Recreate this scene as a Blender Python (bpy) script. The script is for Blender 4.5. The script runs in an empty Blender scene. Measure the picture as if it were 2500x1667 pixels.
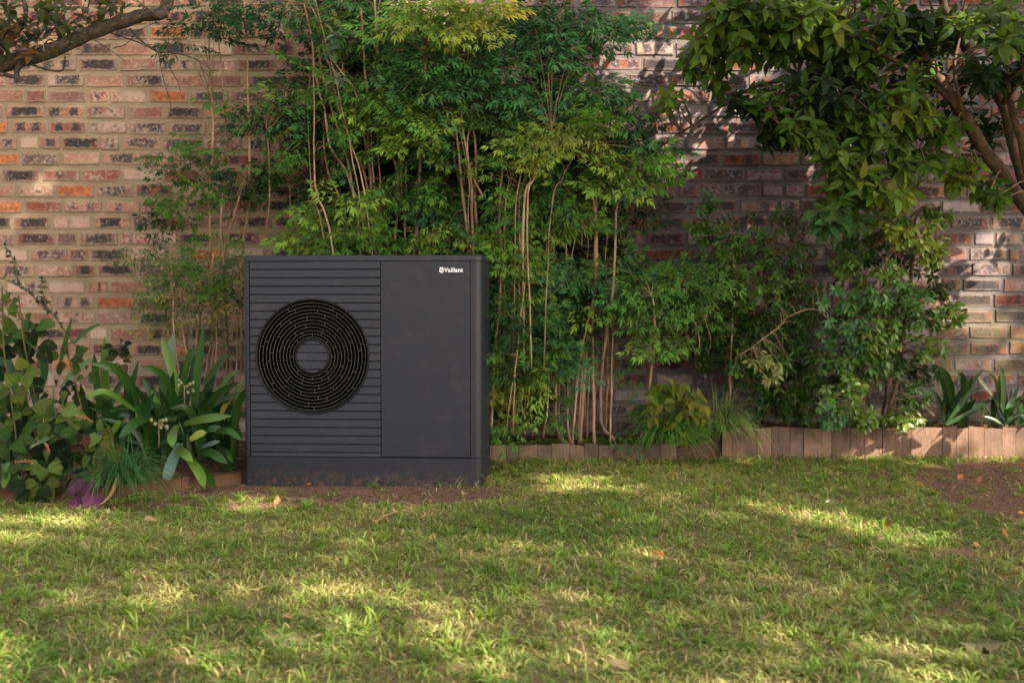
import bpy, bmesh, math, random
import numpy as np
from mathutils import Vector, Matrix, noise as mnoise

random.seed(7)
rng = np.random.default_rng(11)
C = bpy.context.scene
COL = C.collection
R = math.radians

# ------------------------------------------------------------------ camera
F = 2600.0                       # focal length in photo pixels (2500 wide)
CAMZ = 0.83
PITCH = R(1.95)
cam_d = bpy.data.cameras.new("camera")
cam = bpy.data.objects.new("camera", cam_d)
COL.objects.link(cam)
cam.location = (0, 0, CAMZ)
cam.rotation_euler = (R(90) - PITCH, 0, 0)
cam_d.sensor_width = 36.0
cam_d.lens = 36.0 * F / 2500.0
cam_d.clip_end = 500
cam_d.dof.use_dof = True
cam_d.dof.focus_distance = 4.9
cam_d.dof.aperture_fstop = 4.2
C.camera = cam

# ------------------------------------------------------------------ light
SUN = Vector((0.58, -0.60, 0.56)).normalized()
world = bpy.data.worlds.new("World")
C.world = world
world.use_nodes = True
wn = world.node_tree.nodes
wl = world.node_tree.links
wn.clear()
wo = wn.new("ShaderNodeOutputWorld")
wb = wn.new("ShaderNodeBackground")
sk = wn.new("ShaderNodeTexSky")
sk.sky_type = 'NISHITA'
sk.sun_disc = False
sk.sun_elevation = math.asin(SUN.z)
sk.sun_rotation = math.atan2(SUN.x, SUN.y)
sk.dust_density = 2.5
hs = wn.new("ShaderNodeHueSaturation")
hs.inputs['Saturation'].default_value = 0.42
wl.new(sk.outputs[0], hs.inputs['Color'])
wt = wn.new("ShaderNodeMix"); wt.data_type = 'RGBA'; wt.blend_type = 'MULTIPLY'; wt.inputs[0].default_value = 1.0
wl.new(hs.outputs[0], wt.inputs[6]); wt.inputs[7].default_value = (1.0, 0.945, 0.85, 1)
wl.new(wt.outputs[2], wb.inputs[0])
wb.inputs[1].default_value = 0.12
wl.new(wb.outputs[0], wo.inputs[0])
sd = bpy.data.lights.new("sun", 'SUN')
sd.energy = 5.0
sd.angle = R(0.5)
sd.color = (1.0, 0.86, 0.69)
sun = bpy.data.objects.new("sun", sd)
COL.objects.link(sun)
sun.location = SUN * 30
sun.rotation_euler = SUN.to_track_quat('Z', 'Y').to_euler()

C.view_settings.view_transform = 'Standard'
C.view_settings.look = 'None'
C.view_settings.gamma = 1
C.view_settings.use_curve_mapping = False
C.view_settings.exposure = 2.3
C.render.engine = 'CYCLES'
C.cycles.max_bounces = 8
C.cycles.transparent_max_bounces = 8

# ------------------------------------------------------------------ pixel helpers
cP, sP = math.cos(PITCH), math.sin(PITCH)

def P(px, py, Y):
    """photo pixel + distance -> world point"""
    u = (px - 1250) / F
    v = (833.5 - py) / F
    dy = cP + v * sP
    dz = -sP + v * cP
    t = Y / dy
    return Vector((u * t, Y, CAMZ + dz * t))

def proj(p):
    """world point array (n,3) -> pixels"""
    p = np.asarray(p)
    z = p[..., 2] - CAMZ
    dep = p[..., 1] * cP - z * sP
    up = p[..., 1] * sP + z * cP
    return 1250 + F * p[..., 0] / dep, 833.5 - F * up / dep

# ------------------------------------------------------------------ object helpers
def tag(o, label=None, cat=None, group=None, kind=None):
    if label: o['label'] = label
    if cat: o['category'] = cat
    if group: o['group'] = group
    if kind: o['kind'] = kind
    return o

def empty(name, loc, label=None, cat=None, group=None):
    o = bpy.data.objects.new(name, None)
    o.empty_display_size = 0.1
    COL.objects.link(o)
    o.location = loc
    tag(o, label, cat, group)
    return o

def mk(name, verts, faces, mat, parent=None, smooth=False, attrs=None, color=None, recenter=True):
    """mesh object out of world-space verts; origin moved to the middle of the mesh"""
    v = np.asarray(verts, dtype=np.float64)
    c = v.mean(axis=0) if recenter else np.zeros(3)
    me = bpy.data.meshes.new(name)
    me.from_pydata((v - c).tolist(), [], [tuple(f) for f in faces])
    if attrs: put_attrs(me, attrs)
    if smooth: me.shade_smooth()
    if mat: me.materials.append(mat)
    o = bpy.data.objects.new(name, me)
    COL.objects.link(o)
    if parent:
        o.parent = parent
        o.location = Vector(c) - parent_world(parent)
    else:
        o.location = Vector(c)
    if color: o.color = (*color, 1)
    return o

def parent_world(p):
    w = Vector(p.location)
    while p.parent:
        p = p.parent
        w = w + Vector(p.location)
    return w

def put_attrs(me, attrs):
    for n, a in attrs.items():
        a = np.asarray(a, dtype=np.float32)
        if a.shape[1] == 4:
            at = me.attributes.new(n, 'FLOAT_COLOR', 'POINT')
            at.data.foreach_set('color', a.ravel())
        else:
            at = me.attributes.new(n, 'FLOAT_VECTOR', 'POINT')
            at.data.foreach_set('vector', a.ravel())

def fast_mesh(name, verts, tris, quads, attrs, mat, smooth=False):
    """large mesh through numpy"""
    me = bpy.data.meshes.new(name)
    nt, nq = len(tris), len(quads)
    me.vertices.add(len(verts))
    me.vertices.foreach_set('co', np.asarray(verts, dtype=np.float32).ravel())
    loops = np.concatenate([np.asarray(tris, dtype=np.int32).ravel(), np.asarray(quads, dtype=np.int32).ravel()])
    me.loops.add(len(loops))
    me.loops.foreach_set('vertex_index', loops)
    me.polygons.add(nt + nq)
    st = np.concatenate([np.arange(nt) * 3, nt * 3 + np.arange(nq) * 4]).astype(np.int32)
    me.polygons.foreach_set('loop_start', st)
    try:
        me.polygons.foreach_set('loop_total', np.concatenate([np.full(nt, 3), np.full(nq, 4)]).astype(np.int32))
    except Exception:
        pass
    me.update(calc_edges=True)
    me.validate()
    put_attrs(me, attrs)
    if smooth: me.shade_smooth()
    me.materials.append(mat)
    o = bpy.data.objects.new(name, me)
    COL.objects.link(o)
    return o

class MB:
    """collects geometry of one part"""
    def __init__(s): s.v = []; s.f = []; s.c = []
    def add(s, verts, faces, col=None):
        b = len(s.v)
        s.v += [tuple(x) for x in verts]
        s.f += [tuple(i + b for i in f) for f in faces]
        s.c += [(*(col or (1, 1, 1)), 1)] * len(verts)
    def box(s, a, b, M=None):
        x0, y0, z0 = a; x1, y1, z1 = b
        v = [Vector(q) for q in ((x0,y0,z0),(x1,y0,z0),(x1,y1,z0),(x0,y1,z0),(x0,y0,z1),(x1,y0,z1),(x1,y1,z1),(x0,y1,z1))]
        if M: v = [M @ q for q in v]
        s.add(v, [(0,3,2,1),(4,5,6,7),(0,1,5,4),(1,2,6,5),(2,3,7,6),(3,0,4,7)])
    def tube(s, pts, rad, n=6, cap=True, col=None):
        pts = [Vector(p) for p in pts]
        if not hasattr(rad, '__len__'): rad = [rad] * len(pts)
        vs, fs = [], []
        ref = Vector((0.13, 1, 0.21)).normalized()
        for i, p in enumerate(pts):
            t = (pts[min(i + 1, len(pts) - 1)] - pts[max(i - 1, 0)])
            if t.length < 1e-9: t = Vector((0, 0, 1))
            t.normalize()
            a = ref - t * ref.dot(t)
            if a.length < 1e-3: a = Vector((1, 0, 0)).cross(t)
            a.normalize(); b = t.cross(a)
            for k in range(n):
                an = 2 * math.pi * k / n
                vs.append(p + (a * math.cos(an) + b * math.sin(an)) * rad[i])
        for i in range(len(pts) - 1):
            for k in range(n):
                k2 = (k + 1) % n
                fs.append((i*n+k, i*n+k2, (i+1)*n+k2, (i+1)*n+k))
        if cap:
            fs.append(tuple(range(n))[::-1]); fs.append(tuple((len(pts)-1)*n + k for k in range(n)))
        s.add(vs, fs, col)
    def build(s, name, mat, parent=None, smooth=True, color=None):
        return mk(name, s.v, s.f, mat, parent, smooth, {'col': s.c}, color)

def curve_pts(pts, sub=4, wob=0.0):
    """Catmull-Rom through points with a little wobble"""
    pts = [Vector(p) for p in pts]
    if len(pts) == 2: pts = [pts[0], (pts[0] + pts[1]) / 2, pts[1]]
    q = [pts[0] * 2 - pts[1]] + pts + [pts[-1] * 2 - pts[-2]]
    out = []
    for i in range(1, len(q) - 2):
        p0, p1, p2, p3 = q[i-1], q[i], q[i+1], q[i+2]
        for k in range(sub):
            t = k / sub
            w = 0.5 * ((2*p1) + (p2-p0)*t + (2*p0-5*p1+4*p2-p3)*t*t + (3*p1-p0-3*p2+p3)*t*t*t)
            if wob and (i > 1 or k): w = w + mnoise.noise_vector(w * 9.0) * wob
            out.append(w)
    out.append(pts[-1])
    return out

def vnoise(x, y, s=1.0, seed=0, oct=3):
    """value noise 0..1 for numpy arrays"""
    g = np.random.default_rng(seed).random((256, 256))
    r = 0; amp = 1; tot = 0
    for o in range(oct):
        X = x / s * (2**o) + 17.3*o; Y = y / s * (2**o) + 5.1*o
        xi = np.floor(X).astype(int); yi = np.floor(Y).astype(int)
        fx = X - xi; fy = Y - yi
        fx = fx*fx*(3-2*fx); fy = fy*fy*(3-2*fy)
        a = g[xi % 256, yi % 256]; b = g[(xi+1) % 256, yi % 256]
        c = g[xi % 256, (yi+1) % 256]; d = g[(xi+1) % 256, (yi+1) % 256]
        r = r + amp * ((a*(1-fx)+b*fx)*(1-fy) + (c*(1-fx)+d*fx)*fy)
        tot += amp; amp *= 0.5
    return r / tot

# ------------------------------------------------------------------ materials
class NT:
    def __init__(s, name):
        s.m = bpy.data.materials.new(name); s.m.use_nodes = True
        s.n = s.m.node_tree.nodes; s.l = s.m.node_tree.links; s.n.clear()
        s.out = s.n.new("ShaderNodeOutputMaterial")
    def node(s, t, **kw):
        n = s.n.new(t)
        for k, v in kw.items():
            if k.startswith('i_'):
                n.inputs[k[2:].replace('_', ' ')].default_value = v
            else: setattr(n, k, v)
        return n
    def sock(s, x): return x.outputs[0] if hasattr(x, 'outputs') else x
    def set(s, inp, x):
        if x is None: return
        if isinstance(x, (int, float)): inp.default_value = x
        elif isinstance(x, tuple): inp.default_value = x if len(x) != 3 or inp.type == 'VECTOR' else (*x, 1)
        else: s.l.new(s.sock(x), inp)
    def math(s, op, a, b=0.5, c=None, clamp=False):
        n = s.n.new("ShaderNodeMath"); n.operation = op; n.use_clamp = clamp
        s.set(n.inputs[0], a); s.set(n.inputs[1], b)
        if c is not None: s.set(n.inputs[2], c)
        return n.outputs[0]
    def mix(s, f, a, b, mode='MIX'):
        n = s.n.new("ShaderNodeMix"); n.data_type = 'RGBA'; n.blend_type = mode
        s.set(n.inputs[0], f); s.set(n.inputs[6], a); s.set(n.inputs[7], b)
        return n.outputs[2]
    def ramp(s, x, p0, p1, c0=(0,0,0,1), c1=(1,1,1,1)):
        n = s.n.new("ShaderNodeMapRange"); n.interpolation_type = 'SMOOTHSTEP'
        s.set(n.inputs[0], x); n.inputs[1].default_value = p0; n.inputs[2].default_value = p1
        return n.outputs[0]
    def noise(s, vec, scale, detail=3, rough=0.55, out=0):
        n = s.n.new("ShaderNodeTexNoise"); n.inputs['Scale'].default_value = scale
        n.inputs['Detail'].default_value = detail; n.inputs['Roughness'].default_value = rough
        if vec is not None: s.l.new(s.sock(vec), n.inputs['Vector'])
        return n.outputs[out]
    def attr(s, name, out='Vector'):
        n = s.n.new("ShaderNodeAttribute"); n.attribute_name = name
        return n.outputs[out]
    def sep(s, v):
        n = s.n.new("ShaderNodeSeparateXYZ"); s.l.new(s.sock(v), n.inputs[0]); return n.outputs
    def pos(s): return s.n.new("ShaderNodeNewGeometry").outputs['Position']
    def bump(s, h, strength, dist=0.002, normal=None):
        n = s.n.new("ShaderNodeBump"); n.inputs['Strength'].default_value = strength
        n.inputs['Distance'].default_value = dist
        s.l.new(s.sock(h), n.inputs['Height'])
        if normal: s.l.new(normal, n.inputs['Normal'])
        return n.outputs[0]
    def principled(s, color, rough=0.6, spec=0.5, normal=None, metallic=0.0, link=True, coat=0):
        n = s.n.new("ShaderNodeBsdfPrincipled")
        s.set(n.inputs['Base Color'], color); s.set(n.inputs['Roughness'], rough)
        s.set(n.inputs['Specular IOR Level'], spec); n.inputs['Metallic'].default_value = metallic
        if normal is not None: s.l.new(normal, n.inputs['Normal'])
        if link: s.l.new(n.outputs[0], s.out.inputs[0])
        return n.outputs[0]

def leaf_mat(name, rough=0.42, trans=0.25, vein=0.0, vfreq=9.0, spec=0.45, midrib=0.35, spots=0.0):
    t = NT(name)
    oi = t.n.new("ShaderNodeObjectInfo")
    col = t.mix(1.0, oi.outputs['Color'], t.attr('col', 'Color'), 'MULTIPLY')
    pos = t.pos()
    nz = t.noise(pos, 60, 2)
    col = t.mix(t.math('MULTIPLY', nz, 0.35), col, t.mix(1.0, col, (1.5, 1.35, 0.9), 'MULTIPLY'))
    lf = t.sep(t.attr('lf'))
    av = t.math('ABSOLUTE', lf[1])
    rib = t.math('SUBTRACT', 1.0, t.ramp(av, 0.03, 0.12))
    light = t.mix(1.0, col, (1.9, 1.7, 1.5), 'MULTIPLY')
    col = t.mix(t.math('MULTIPLY', rib, midrib), col, light)
    normal = None
    if vein > 0:
        ph = t.math('MULTIPLY', t.math('SUBTRACT', lf[0], t.math('MULTIPLY', av, 0.22)), vfreq * 6.283)
        sv = t.math('POWER', t.math('ABSOLUTE', t.math('SINE', ph)), 0.6)
        line = t.math('SUBTRACT', 1.0, t.ramp(sv, 0.1, 0.55))
        col = t.mix(t.math('MULTIPLY', line, vein), col, light)
        normal = t.bump(t.math('SUBTRACT', sv, t.math('MULTIPLY', rib, 0.8)), 0.9, 0.005)
    if spots > 0:
        sp = t.ramp(t.noise(pos, 35, 3), 0.60, 0.68)
        col = t.mix(t.math('MULTIPLY', sp, spots), col, (0.16, 0.13, 0.03))
    bs = t.principled(col, rough, spec, normal, link=False)
    tr = t.n.new("ShaderNodeBsdfTranslucent")
    t.l.new(t.mix(1.0, col, (1.5, 1.5, 0.55), 'MULTIPLY'), tr.inputs[0])
    mx = t.n.new("ShaderNodeMixShader"); mx.inputs[0].default_value = trans
    t.l.new(bs, mx.inputs[1]); t.l.new(tr.outputs[0], mx.inputs[2])
    t.l.new(mx.outputs[0], t.out.inputs[0])
    return t.m

M_leaflet = leaf_mat('leaflet', 0.45, 0.28, 0, midrib=0.35, spec=0.14)
M_glossleaf = leaf_mat('glossy_leaf', 0.34, 0.30, 0.30, 8.0, spec=0.35, spots=0.5)
M_smallleaf = leaf_mat('small_leaf', 0.30, 0.2, 0, midrib=0.4, spec=0.32)
M_quilt = leaf_mat('quilted_leaf', 0.5, 0.25, 0.8, 5.0, spec=0.12, spots=0.35)
M_strap = leaf_mat('strap_leaf', 0.30, 0.12, 0, midrib=0.15, spec=0.24)
M_canopy = leaf_mat('canopy_leaf', 0.5, 0.15, 0)
M_grass = leaf_mat('grass_blade', 0.5, 0.35, 0, midrib=0.1, spec=0.2)
M_dry = leaf_mat('dry_leaf', 0.7, 0.15, 0.15, 6.0, spec=0.2)

def bark_mat(name, c0, c1, scale=30, rough=0.85, stretch=(1, 1, 0.2), lichen=0.0):
    t = NT(name)
    pos = t.pos()
    mp = t.n.new("ShaderNodeMapping"); mp.inputs['Scale'].default_value = stretch
    t.l.new(pos, mp.inputs[0])
    n1 = t.noise(mp.outputs[0], scale, 5, 0.65)
    n2 = t.noise(pos, 5, 2)
    col = t.mix(t.ramp(n1, 0.35, 0.68), c0, c1)
    col = t.mix(t.math('MULTIPLY', n2, 0.4), col, t.mix(1.0, col, (0.6, 0.55, 0.5), 'MULTIPLY'))
    if lichen:
        col = t.mix(t.math('MULTIPLY', t.ramp(t.noise(pos, 70, 3), 0.62, 0.7), lichen), col, (0.35, 0.34, 0.27))
    col = t.mix(1.0, col, t.attr('col', 'Color'), 'MULTIPLY')
    t.principled(col, rough, 0.25, t.bump(n1, 0.7, 0.003))
    return t.m

M_cane = bark_mat('cane_bark', (0.20, 0.115, 0.07), (0.36, 0.235, 0.165), 40, 0.8, (1, 1, 0.15))
M_bark = bark_mat('tree_bark', (0.045, 0.027, 0.015), (0.115, 0.070, 0.038), 35, 0.85, (1, 1, 0.6))
M_darkbark = bark_mat('dark_bark', (0.030, 0.021, 0.017), (0.085, 0.06, 0.045), 45, 0.8, (1, 1, 1), 0.5)
M_twig = bark_mat('twig_bark', (0.13, 0.085, 0.05), (0.24, 0.16, 0.10), 40)

def paint_mat(name, col, rough, dirt=False):
    t = NT(name)
    pos = t.pos()
    n = t.noise(pos, 3.0, 4)
    fine = t.noise(pos, 900, 2)
    c = t.mix(t.math('MULTIPLY', n, 0.25), col, tuple(min(1, q*1.35) for q in col))
    dust = t.ramp(t.noise(pos, 14, 5, 0.7), 0.5, 0.85)
    c = t.mix(t.math('MULTIPLY', dust, 0.08), c, (0.22, 0.19, 0.16))
    if dirt:
        zz = t.sep(pos)
        d = t.math('MULTIPLY', t.ramp(zz[2], 0.10, 0.0), t.ramp(t.noise(pos, 30, 5, 0.75), 0.42, 0.68))
        c = t.mix(t.math('MULTIPLY', d, 0.75), c, (0.09, 0.05, 0.035))
    rg = t.math('ADD', rough, t.math('MULTIPLY', n, 0.08))
    t.principled(c, rg, 0.30, t.bump(fine, 0.12, 0.0004))
    return t.m

M_paint = paint_mat('graphite_paint', (0.0125, 0.0130, 0.0205), 0.40)
M_base = paint_mat('graphite_plinth_paint', (0.0100, 0.0106, 0.0165), 0.5, True)
M_seam = paint_mat('dark_seam', (0.012, 0.012, 0.014), 0.6)
t = NT('black_plastic'); t.principled((0.004, 0.004, 0.005), 0.6, 0.25); M_black = t.m
t = NT('cavity_shade'); t.principled((0.0015, 0.0015, 0.0015), 0.9, 0.03); M_void = t.m  # near-black colour paints the shade of the cavity behind the grille
M_wire = paint_mat('grille_plastic', (0.050, 0.050, 0.050), 0.5)
t = NT('white_print'); t.principled((0.82, 0.82, 0.84), 0.4); M_white = t.m

# brick
def brick_material():
    t = NT('old_brick')
    pos = t.pos()
    bl = t.sep(t.attr('bl'))
    bc = t.n.new("ShaderNodeAttribute"); bc.attribute_name = 'bc'
    bd = t.n.new("ShaderNodeAttribute"); bd.attribute_name = 'bd'
    sr = t.n.new("ShaderNodeSeparateColor"); t.l.new(bd.outputs['Color'], sr.inputs[0])
    # noise coordinates shifted per brick
    cv = t.n.new("ShaderNodeCombineXYZ"); t.l.new(bl[2], cv.inputs[1])
    va = t.n.new("ShaderNodeVectorMath"); va.operation = 'ADD'
    t.l.new(pos, va.inputs[0]); t.l.new(cv.outputs[0], va.inputs[1])
    V = va.outputs[0]
    n_big = t.noise(V, 12, 3)
    n_mid = t.noise(V, 45, 4, 0.65)
    n_fine = t.noise(V, 220, 3, 0.7)
    wob = t.math('MULTIPLY', t.math('SUBTRACT', t.noise(V, 28, 4, 0.65), 0.5), 1.5)
    u = t.math('ADD', bl[0], t.math('MULTIPLY', wob, 0.45))
    v = t.math('ADD', bl[1], wob)
    def blk(c, w):
        d = t.math('SUBTRACT', w, t.math('ABSOLUTE', t.math('SUBTRACT', u, c)))
        return t.ramp(d, -0.07, 0.12)
    m = t.math('MAXIMUM', blk(sr.outputs[0], sr.outputs[1]), blk(sr.outputs[2], bd.outputs['Alpha']))
    m = t.math('MULTIPLY', m, t.ramp(t.math('ABSOLUTE', v), 0.98, 0.55))
    m = t.math('MULTIPLY', m, t.ramp(t.math('ADD', t.math('MULTIPLY', n_fine, .6), t.math('MULTIPLY', n_mid, .5)), 0.38, 0.54))
    col = t.mix(t.ramp(n_mid, 0.35, 0.65), bc.outputs['Color'], t.mix(1.0, bc.outputs['Color'], (0.50, 0.42, 0.42), 'MULTIPLY'))
    col = t.mix(t.math('MULTIPLY', t.ramp(n_big, 0.5, 0.66), 0.55), col, t.mix(1.0, col, (1.25, 1.05, 0.95), 'MULTIPLY'))
    dark = t.mix(n_fine, (0.010, 0.009, 0.010), (0.040, 0.034, 0.036))
    col = t.mix(m, col, dark)
    # lime wash residue
    lime = t.math('ADD', t.math('MULTIPLY', n_mid, 0.7), t.math('MULTIPLY', n_fine, 0.3))
    wash = t.noise(pos, 2.2, 4, 0.6)
    lime = t.math('ADD', lime, t.math('MULTIPLY', t.math('SUBTRACT', wash, 0.5), 0.55))
    lm = t.n.new("ShaderNodeMapRange"); lm.interpolation_type = 'SMOOTHSTEP'
    t.l.new(t.math('ADD', lime, t.math('MULTIPLY', t.math('SUBTRACT', bc.outputs['Alpha'], 0.5), 0.55)), lm.inputs[0])
    lm.inputs[1].default_value = 0.45; lm.inputs[2].default_value = 0.64
    px = t.sep(pos)
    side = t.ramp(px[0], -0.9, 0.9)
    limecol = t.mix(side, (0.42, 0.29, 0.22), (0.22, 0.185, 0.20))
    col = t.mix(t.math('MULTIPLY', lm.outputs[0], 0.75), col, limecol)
    # mortar smeared over the arrises
    eu = t.ramp(t.math('ABSOLUTE', t.math('ADD', bl[0], t.math('MULTIPLY', wob, 0.06))), 0.86, 0.98)
    ev = t.ramp(t.math('ABSOLUTE', t.math('ADD', bl[1], t.math('MULTIPLY', wob, 0.5))), 0.50, 0.95)
    e = t.math('MAXIMUM', eu, ev)
    e = t.math('MULTIPLY', e, t.ramp(t.math('ADD', n_mid, t.math('MULTIPLY', n_big, 0.4)), 0.38, 0.66))
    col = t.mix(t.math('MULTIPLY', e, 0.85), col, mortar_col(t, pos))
    # green-yellow moss low at the right
    mo = t.math('MULTIPLY', t.ramp(px[0], 2.1, 2.6), t.ramp(px[2], 1.0, 0.55))
    mo = t.math('MULTIPLY', mo, t.ramp(t.noise(pos, 5, 4), 0.42, 0.62))
    col = t.mix(t.math('MULTIPLY', mo, 0.45), col, (0.16, 0.14, 0.06))
    damp = t.ramp(t.noise(pos, 1.6, 5, 0.65), 0.52, 0.72)
    col = t.mix(t.math('MULTIPLY', damp, 0.55), col, t.mix(1.0, col, (0.52, 0.48, 0.46), 'MULTIPLY'))
    h = t.math('ADD', t.math('MULTIPLY', n_mid, 1.0), t.math('MULTIPLY', n_fine, 0.5))
    t.principled(col, 0.88, 0.2, t.bump(h, 0.8, 0.004))
    return t.m

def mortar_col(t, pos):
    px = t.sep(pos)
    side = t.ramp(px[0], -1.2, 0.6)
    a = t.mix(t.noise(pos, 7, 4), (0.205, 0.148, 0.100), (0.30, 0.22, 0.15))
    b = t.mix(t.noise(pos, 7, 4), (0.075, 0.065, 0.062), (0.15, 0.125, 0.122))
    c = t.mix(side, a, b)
    c = t.mix(t.math('MULTIPLY', t.ramp(t.noise(pos, 60, 4, 0.7), 0.45, 0.75), 0.45), c, t.mix(1.0, c, (0.5, 0.46, 0.42), 'MULTIPLY'))
    damp = t.ramp(t.noise(pos, 1.6, 5, 0.65), 0.52, 0.72)
    c = t.mix(t.math('MULTIPLY', damp, 0.5), c, t.mix(1.0, c, (0.55, 0.5, 0.46), 'MULTIPLY'))
    return c

M_brick = brick_material()
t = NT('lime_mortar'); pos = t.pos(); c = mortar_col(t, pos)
pxx = t.sep(pos)
mo = t.math('MULTIPLY', t.ramp(pxx[0], 2.1, 2.6), t.ramp(pxx[2], 1.0, 0.55))
mo = t.math('MULTIPLY', mo, t.ramp(t.noise(pos, 5, 4), 0.42, 0.62))
c = t.mix(t.math('MULTIPLY', mo, 0.5), c, (0.15, 0.13, 0.065))
t.principled(c, 0.95, 0.1, t.bump(t.noise(pos, 90, 5, 0.7), 0.9, 0.006)); M_mortar = t.m

def soil_mat():
    t = NT('soil'); pos = t.pos()
    n1 = t.noise(pos, 4, 4); n2 = t.noise(pos, 60, 5, 0.7); n3 = t.noise(pos, 260, 3, 0.7)
    c = t.mix(n1, (0.045, 0.025, 0.018), (0.095, 0.056, 0.042))
    c = t.mix(t.ramp(n2, 0.35, 0.7), c, t.mix(1.0, c, (1.55, 1.45, 1.35), 'MULTIPLY'))
    c = t.mix(t.ramp(n3, 0.60, 0.72), c, (0.26, 0.18, 0.12))
    t.principled(c, 0.95, 0.1, t.bump(t.math('ADD', n2, t.math('MULTIPLY', n3, 0.5)), 1.0, 0.01))
    return t.m
M_soil = soil_mat()

def ground_mat():
    t = NT('lawn_soil'); pos = t.pos()
    n1 = t.noise(pos, 2.5, 4); n2 = t.noise(pos, 70, 5, 0.7); n3 = t.noise(pos, 240, 3, 0.7)
    bare = t.attr('bare', 'Fac')
    thatch = t.mix(n2, (0.085, 0.078, 0.03), (0.21, 0.165, 0.085))
    red = t.mix(n1, (0.11, 0.055, 0.038), (0.19, 0.105, 0.075))
    red = t.mix(t.ramp(n3, 0.58, 0.72), red, (0.30, 0.20, 0.14))
    gn = t.n.new("ShaderNodeAttribute"); gn.attribute_name = 'bare'
    c = t.mix(t.ramp(t.math('ADD', gn.outputs['Fac'], t.math('MULTIPLY', t.math('SUBTRACT', n2, 0.5), 0.5)), 0.3, 0.7), thatch, red)
    t.principled(c, 0.95, 0.1, t.bump(t.math('ADD', n2, t.math('MULTIPLY', n3, 0.5)), 0.9, 0.008))
    return t.m
M_ground = ground_mat()

def plank_mat():
    t = NT('weathered_timber'); pos = t.pos()
    oi = t.n.new("ShaderNodeObjectInfo")
    mp = t.n.new("ShaderNodeMapping"); mp.inputs['Scale'].default_value = (1, 1, 0.08)
    sh = t.n.new("ShaderNodeVectorMath"); sh.operation = 'ADD'
    cb = t.n.new("ShaderNodeCombineXYZ")
    t.l.new(t.math('MULTIPLY', oi.outputs['Random'], 40.0), cb.inputs[2])
    t.l.new(pos, sh.inputs[0]); t.l.new(cb.outputs[0], sh.inputs[1])
    t.l.new(sh.outputs[0], mp.inputs[0])
    g = t.noise(mp.outputs[0], 130, 5, 0.7)
    g2 = t.noise(mp.outputs[0], 30, 4, 0.6)
    c = t.mix(g2, (0.085, 0.062, 0.050), (0.205, 0.135, 0.098))
    c = t.mix(t.ramp(t.noise(pos, 9, 4, .6), .45, .65), c, t.mix(1.0, c, (.62, .62, .6), 'MULTIPLY'))
    c = t.mix(t.ramp(g, 0.5, 0.72), c, (0.07, 0.045, 0.035))
    c = t.mix(1.0, c, oi.outputs['Color'], 'MULTIPLY')
    z = t.sep(pos)
    c = t.mix(t.math('MULTIPLY', t.ramp(z[2], 0.06, 0.0), 0.4), c, (0.12, 0.08, 0.04))
    t.principled(c, 0.85, 0.2, t.bump(t.math('ADD', g, g2), 0.6, 0.003))
    return t.m
M_plank = plank_mat()
t = NT('rusty_nail'); t.principled((0.05, 0.035, 0.03), 0.6, 0.5, metallic=0.4); M_nail = t.m

# ------------------------------------------------------------------ ground
LAWN_Y0 = 1.6
def lawn_z(x, y):
    return (vnoise(x + 20, y + 20, 0.9, 3, 3) - 0.5) * 0.035

def ell(X, Y, cx, cy, rx, ry, soft=0.35):
    d = np.sqrt(((X - cx) / rx) ** 2 + ((Y - cy) / ry) ** 2)
    return np.clip((1.0 - d) / soft + 0.5, 0, 1)

def bareness(x, y):
    """0 thick grass .. 1 bare earth, in garden coordinates"""
    b = ell(x, y, -0.55, 4.66, 0.62, 0.26)
    b = np.maximum(b, ell(x, y, -1.25, 4.75, 0.45, 0.16))
    b = np.maximum(b, 0.7 * ell(x, y, -1.2, 4.45, 0.55, 0.10))
    b = np.maximum(b, ell(x, y, 2.42, 4.6, 0.58, 1.05))
    b = np.maximum(b, 0.5 * ell(x, y, 2.1, 5.15, 0.4, 0.22))
    b = np.maximum(b, 0.35 * ell(x, y, 1.72, 3.55, 0.3, 0.15))
    b = np.maximum(b, 0.45 * ell(x, y, 1.38, 2.88, 0.28, 0.12))
    b = np.maximum(b, 0.6 * ell(x, y, 1.3, 4.6, 0.5, 0.10))
    n = vnoise(x + 9, y + 4, 0.22, 8, 3)
    b = np.clip(b * 1.1 + (n - 0.5) * 1.3 * (b > 0.05), 0, 1)
    patch = np.clip((vnoise(x + 3, y + 8, 0.55, 21, 3) - 0.60) * 5, 0, 0.28)
    return np.maximum(b, patch)

def grid_sheet(name, xs, ys, zf, mat, attrs=None):
    X, Y = np.meshgrid(xs, ys)
    Z = zf(X, Y)
    v = np.stack([X.ravel(), Y.ravel(), Z.ravel()], 1)
    nx, ny = len(xs), len(ys)
    i, j = np.meshgrid(np.arange(nx-1), np.arange(ny-1))
    a = (j*nx + i).ravel()
    q = np.stack([a, a+1, a+nx+1, a+nx], 1)
    at = {}
    if attrs:
        for k, f in attrs.items():
            w = f(X, Y).ravel(); at[k] = np.stack([w, w, w, np.ones_like(w)], 1)
    return fast_mesh(name, v, np.zeros((0, 3), int), q, at, mat, True)

xs = np.concatenate([[-60, -20, -8], np.arange(-4, 4.01, 0.04), [8, 20, 60]])
ys = np.concatenate([[-60, -20, -5, 0], np.arange(1.4, 6.5, 0.04), [10, 25, 60]])
def zg(X, Y):
    z = lawn_z(X, Y)
    far = (np.abs(X) > 4.1) | (Y < 1.3) | (Y > 6.6)
    return np.where(far, 0, z)
ground = grid_sheet('ground', xs, ys, zg, M_ground, {'bare': bareness})
tag(ground, 'flat garden ground of thatch and reddish earth under the lawn', kind='structure')

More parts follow.
